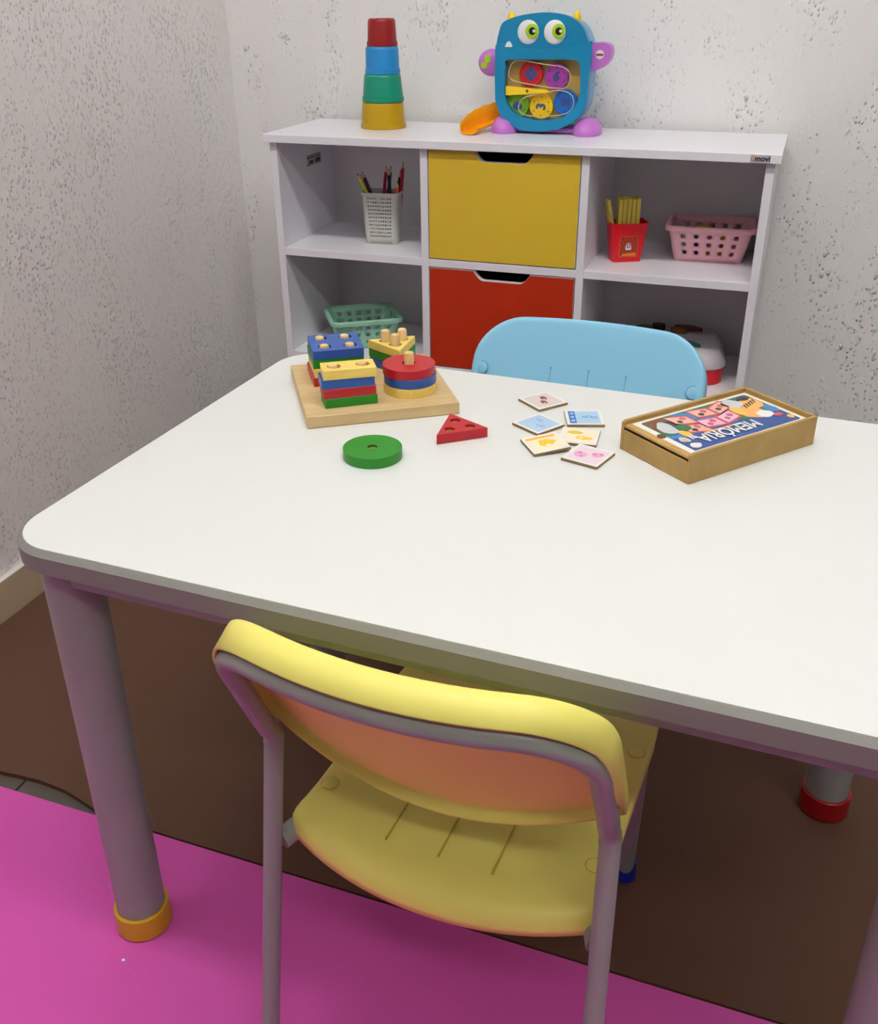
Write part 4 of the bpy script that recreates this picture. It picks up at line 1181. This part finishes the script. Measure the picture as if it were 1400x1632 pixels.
# ---------------------------------------------------------------- sliding lid memory box
def memory_box():
    A = tw(0.6118, 0.3568); Bp = tw(0.7307, 0.5144)
    ang = math.atan2(Bp[1]-A[1], Bp[0]-A[0])
    # local x runs along the long side away from the near corner, local y to the left across the box
    t = thing('memory_game_box', 'brown fibreboard memory game box with a printed sliding lid', 'game box', (A[0], A[1], ZT), ang)
    Lx, Ly, hh, he = 0.197, 0.112, 0.0355, 0.0265
    th = 0.0042
    m = wood('box_fibreboard', (180, 148, 90), (166, 134, 78), (30, 30, 30), 0.6)
    m_e = wood('box_fibreboard_edge', (196, 158, 96), (178, 140, 82), (60, 60, 60), 0.65)
    def long_side(y0, y1):
        # top edge eases down at both ends
        L = [(0, 0), (Lx, 0), (Lx, hh-0.0008), (Lx-0.004, hh), (0.004, hh), (0, hh-0.002)]
        Mx = Matrix.Translation((0, y1, 0)) @ Matrix.Rotation(PI/2, 4, 'X')
        return MB().plate([L], 0, y1-y0, 0, Mx)
    long_side(0, th).build('side_wall', m, t, bevel=0.0006, seg=1)
    long_side(Ly-th, Ly).build('side_wall', m, t, bevel=0.0006, seg=1)
    MB().box((0.0004, th, 0), (th, Ly-th, he-0.0022)).build('end_wall', m, t, bevel=0.0005, seg=1)
    MB().box((Lx-th, th, 0), (Lx-0.0003, Ly-th, hh)).build('end_wall', m, t, bevel=0.0005, seg=1)
    MB().box((th, th, 0.0002), (Lx-th, Ly-th, 0.003)).build('bottom', m, t)
    z0, z1 = he+0.0009, he+0.0041
    lid = MB().box((0.0012, th+0.0004, z0), (Lx-th-0.0004, Ly-th-0.0004, z1)).build('lid', m_e, t, bevel=0.0004, seg=1)
    # finger hole
    MB().lathe([(0.0052, 0), (0.0052, 0.0004)], 24, 0, Matrix.Translation((0.0135, 0.060, z1+0.0006))).build('finger_hole', mat('finger_hole_dark', (96, 74, 40), 0.7), lid)
    # printed picture: x' runs from the far end to the near end, y' from the far long side to the near one
    px0, px1 = Lx-th-0.003, 0.010
    py0, py1 = Ly-th-0.003, th+0.004
    def q(a, c): return (px0+(px1-px0)*a, py0+(py1-py0)*c)
    mats, b = [], MB()
    def ink(c):
        mats.append(mat('lid_ink', c, 0.32)); return len(mats)-1
    def poly(pts, mi, lay):
        b.plate([[q(*p) for p in pts]], z1, z1+0.00012*lay, mi)
    def blob(cx, cy, rx, ry, mi, lay, k=10, seed=0):
        rn = random.Random(seed)
        pts = [(cx+rx*(0.8+0.35*rn.random())*math.cos(2*PI*i/k), cy+ry*(0.8+0.35*rn.random())*math.sin(2*PI*i/k)) for i in range(k)]
        b.plate([[q(*p) for p in spline_loop(pts, 3)]], z1, z1+0.00012*lay, mi)
    def R_(x0, y0, x1, y1, r=0.0): return rrect(x0, y0, x1, y1, r, 4) if r else [(x0, y0), (x1, y0), (x1, y1), (x0, y1)]
    WHT = ink((240, 238, 232)); NAV = ink((36, 72, 140)); BLU = ink((58, 124, 190)); GRN = ink((36, 112, 62)); BRN = ink((120, 66, 38)); RED = ink((196, 84, 84))
    SAL = ink((238, 178, 160)); PNK = ink((238, 184, 210)); ORG = ink((240, 178, 96)); GRY = ink((206, 208, 212)); DRK = ink((44, 38, 44)); YEL = ink((236, 190, 70)); ROS = ink((196, 90, 110))
    poly(R_(0, 0, 1, 1), WHT, 1)
    poly(R_(0.03, 0.045, 0.955, 0.955, 0.03), NAV, 2)
    poly([(0.03, 0.09), (0.30, 0.045), (0.92, 0.045), (0.955, 0.10), (0.955, 0.50), (0.60, 0.52), (0.30, 0.62), (0.03, 0.55)], GRN, 3)
    poly([(0.30, 0.30), (0.66, 0.05), (0.72, 0.05), (0.60, 0.60), (0.40, 0.62)], BLU, 4)
    poly([(0.78, 0.05), (0.945, 0.05), (0.945, 0.34), (0.86, 0.22)], BRN, 4)
    poly([(0.55, 0.62), (0.955, 0.50), (0.955, 0.95), (0.40, 0.95)], BLU, 4)
    poly([(0.18, 0.64), (0.955, 0.60), (0.955, 0.955), (0.18, 0.955)], NAV, 5)
    # the cards shown on the picture
    for (x, y, w, h, c, a) in ((0.34, 0.10, 0.15, 0.20, SAL, 4), (0.50, 0.11, 0.15, 0.20, SAL, -2), (0.70, 0.14, 0.15, 0.21, SAL, -4), (0.40, 0.36, 0.15, 0.20, PNK, 3), (0.56, 0.38, 0.15, 0.20, PNK, -2), (0.71, 0.41, 0.15, 0.20, SAL, -4)):
        sk = a*0.012
        poly([(x-0.075, y-0.03-sk), (x+0.085, y-0.03+sk), (x+0.085, y+h+0.02+sk), (x-0.075, y+h+0.02-sk)], RED, 6)
        poly([(x-0.062, y+0.0-sk), (x+0.072, y+0.0+sk), (x+0.072, y+h-0.01+sk), (x-0.062, y+h-0.01-sk)], c, 7)
        blob(x-0.02, y+h*0.35, 0.022, 0.045, ROS, 8, 8, int(x*100)); blob(x+0.028, y+h*0.62, 0.02, 0.04, DRK if c == SAL else ROS, 8, 8, int(x*100)+3)
    # plain colour patches where the picture has figures
    blob(0.12, 0.30, 0.085, 0.17, ORG, 6, 12, 2); blob(0.235, 0.20, 0.07, 0.14, GRY, 7, 12, 3); blob(0.22, 0.50, 0.10, 0.18, ORG, 7, 12, 4)
    blob(0.17, 0.62, 0.055, 0.10, WHT, 8, 10, 5); blob(0.10, 0.14, 0.05, 0.06, DRK, 7, 9, 6); blob(0.07, 0.55, 0.05, 0.12, BLU, 8, 9, 7); blob(0.29, 0.40, 0.04, 0.14, YEL, 8, 9, 8)
    for k in range(5): poly([(0.05+0.03*k, 0.22+0.02*k), (0.065+0.03*k, 0.22+0.02*k), (0.085+0.03*k, 0.31+0.02*k), (0.075+0.03*k, 0.31+0.02*k)], DRK, 9)
    blob(0.105, 0.72, 0.04, 0.05, RED, 8, 9, 9); blob(0.06, 0.84, 0.025, 0.05, YEL, 8, 9, 10)
    blob(0.87, 0.33, 0.06, 0.17, GRY, 7, 12, 11); blob(0.80, 0.30, 0.055, 0.12, DRK, 6, 10, 12); blob(0.775, 0.42, 0.05, 0.10, GRN, 8, 10, 13); blob(0.83, 0.56, 0.035, 0.10, YEL, 8, 10, 14)
    for k in range(2): poly([(0.815+0.022*k, 0.62), (0.828+0.022*k, 0.62), (0.828+0.022*k, 0.72), (0.815+0.022*k, 0.72)], WHT, 9)
    blob(0.90, 0.68, 0.030, 0.075, GRY, 8, 10, 15); blob(0.90, 0.70, 0.014, 0.04, ORG, 9, 8, 16)
    blob(0.895, 0.86, 0.042, 0.060, WHT, 8, 9, 17)
    poly([(0.43, 0.655), (0.72, 0.640), (0.72, 0.672), (0.43, 0.688)], ORG, 7)
    # the word, upright for a reader on the near side of the box's back
    vs, fs = text_mesh('MEM\u00d3RIA', 0.0270, 0.0006)
    xs_ = [v[0] for v in vs]; ys_ = [v[1] for v in vs]
    wx = max(xs_)-min(xs_)
    x_mid, y_mid = q(0.575, 0.845)
    fw = 0.090/wx
    Mt = Matrix.Translation((x_mid, y_mid, z1+0.0013)) @ Matrix.Rotation(PI, 4, 'Z') @ Matrix.Diagonal((fw, 1.0, 1.0, 1.0)) @ Matrix.Translation((-(max(xs_)+min(xs_))/2, -0.008, 0))
    b.add(vs, fs, WHT, Mt)
    pr = b.build('lid_print', mats, lid)
    return t
memory_box()
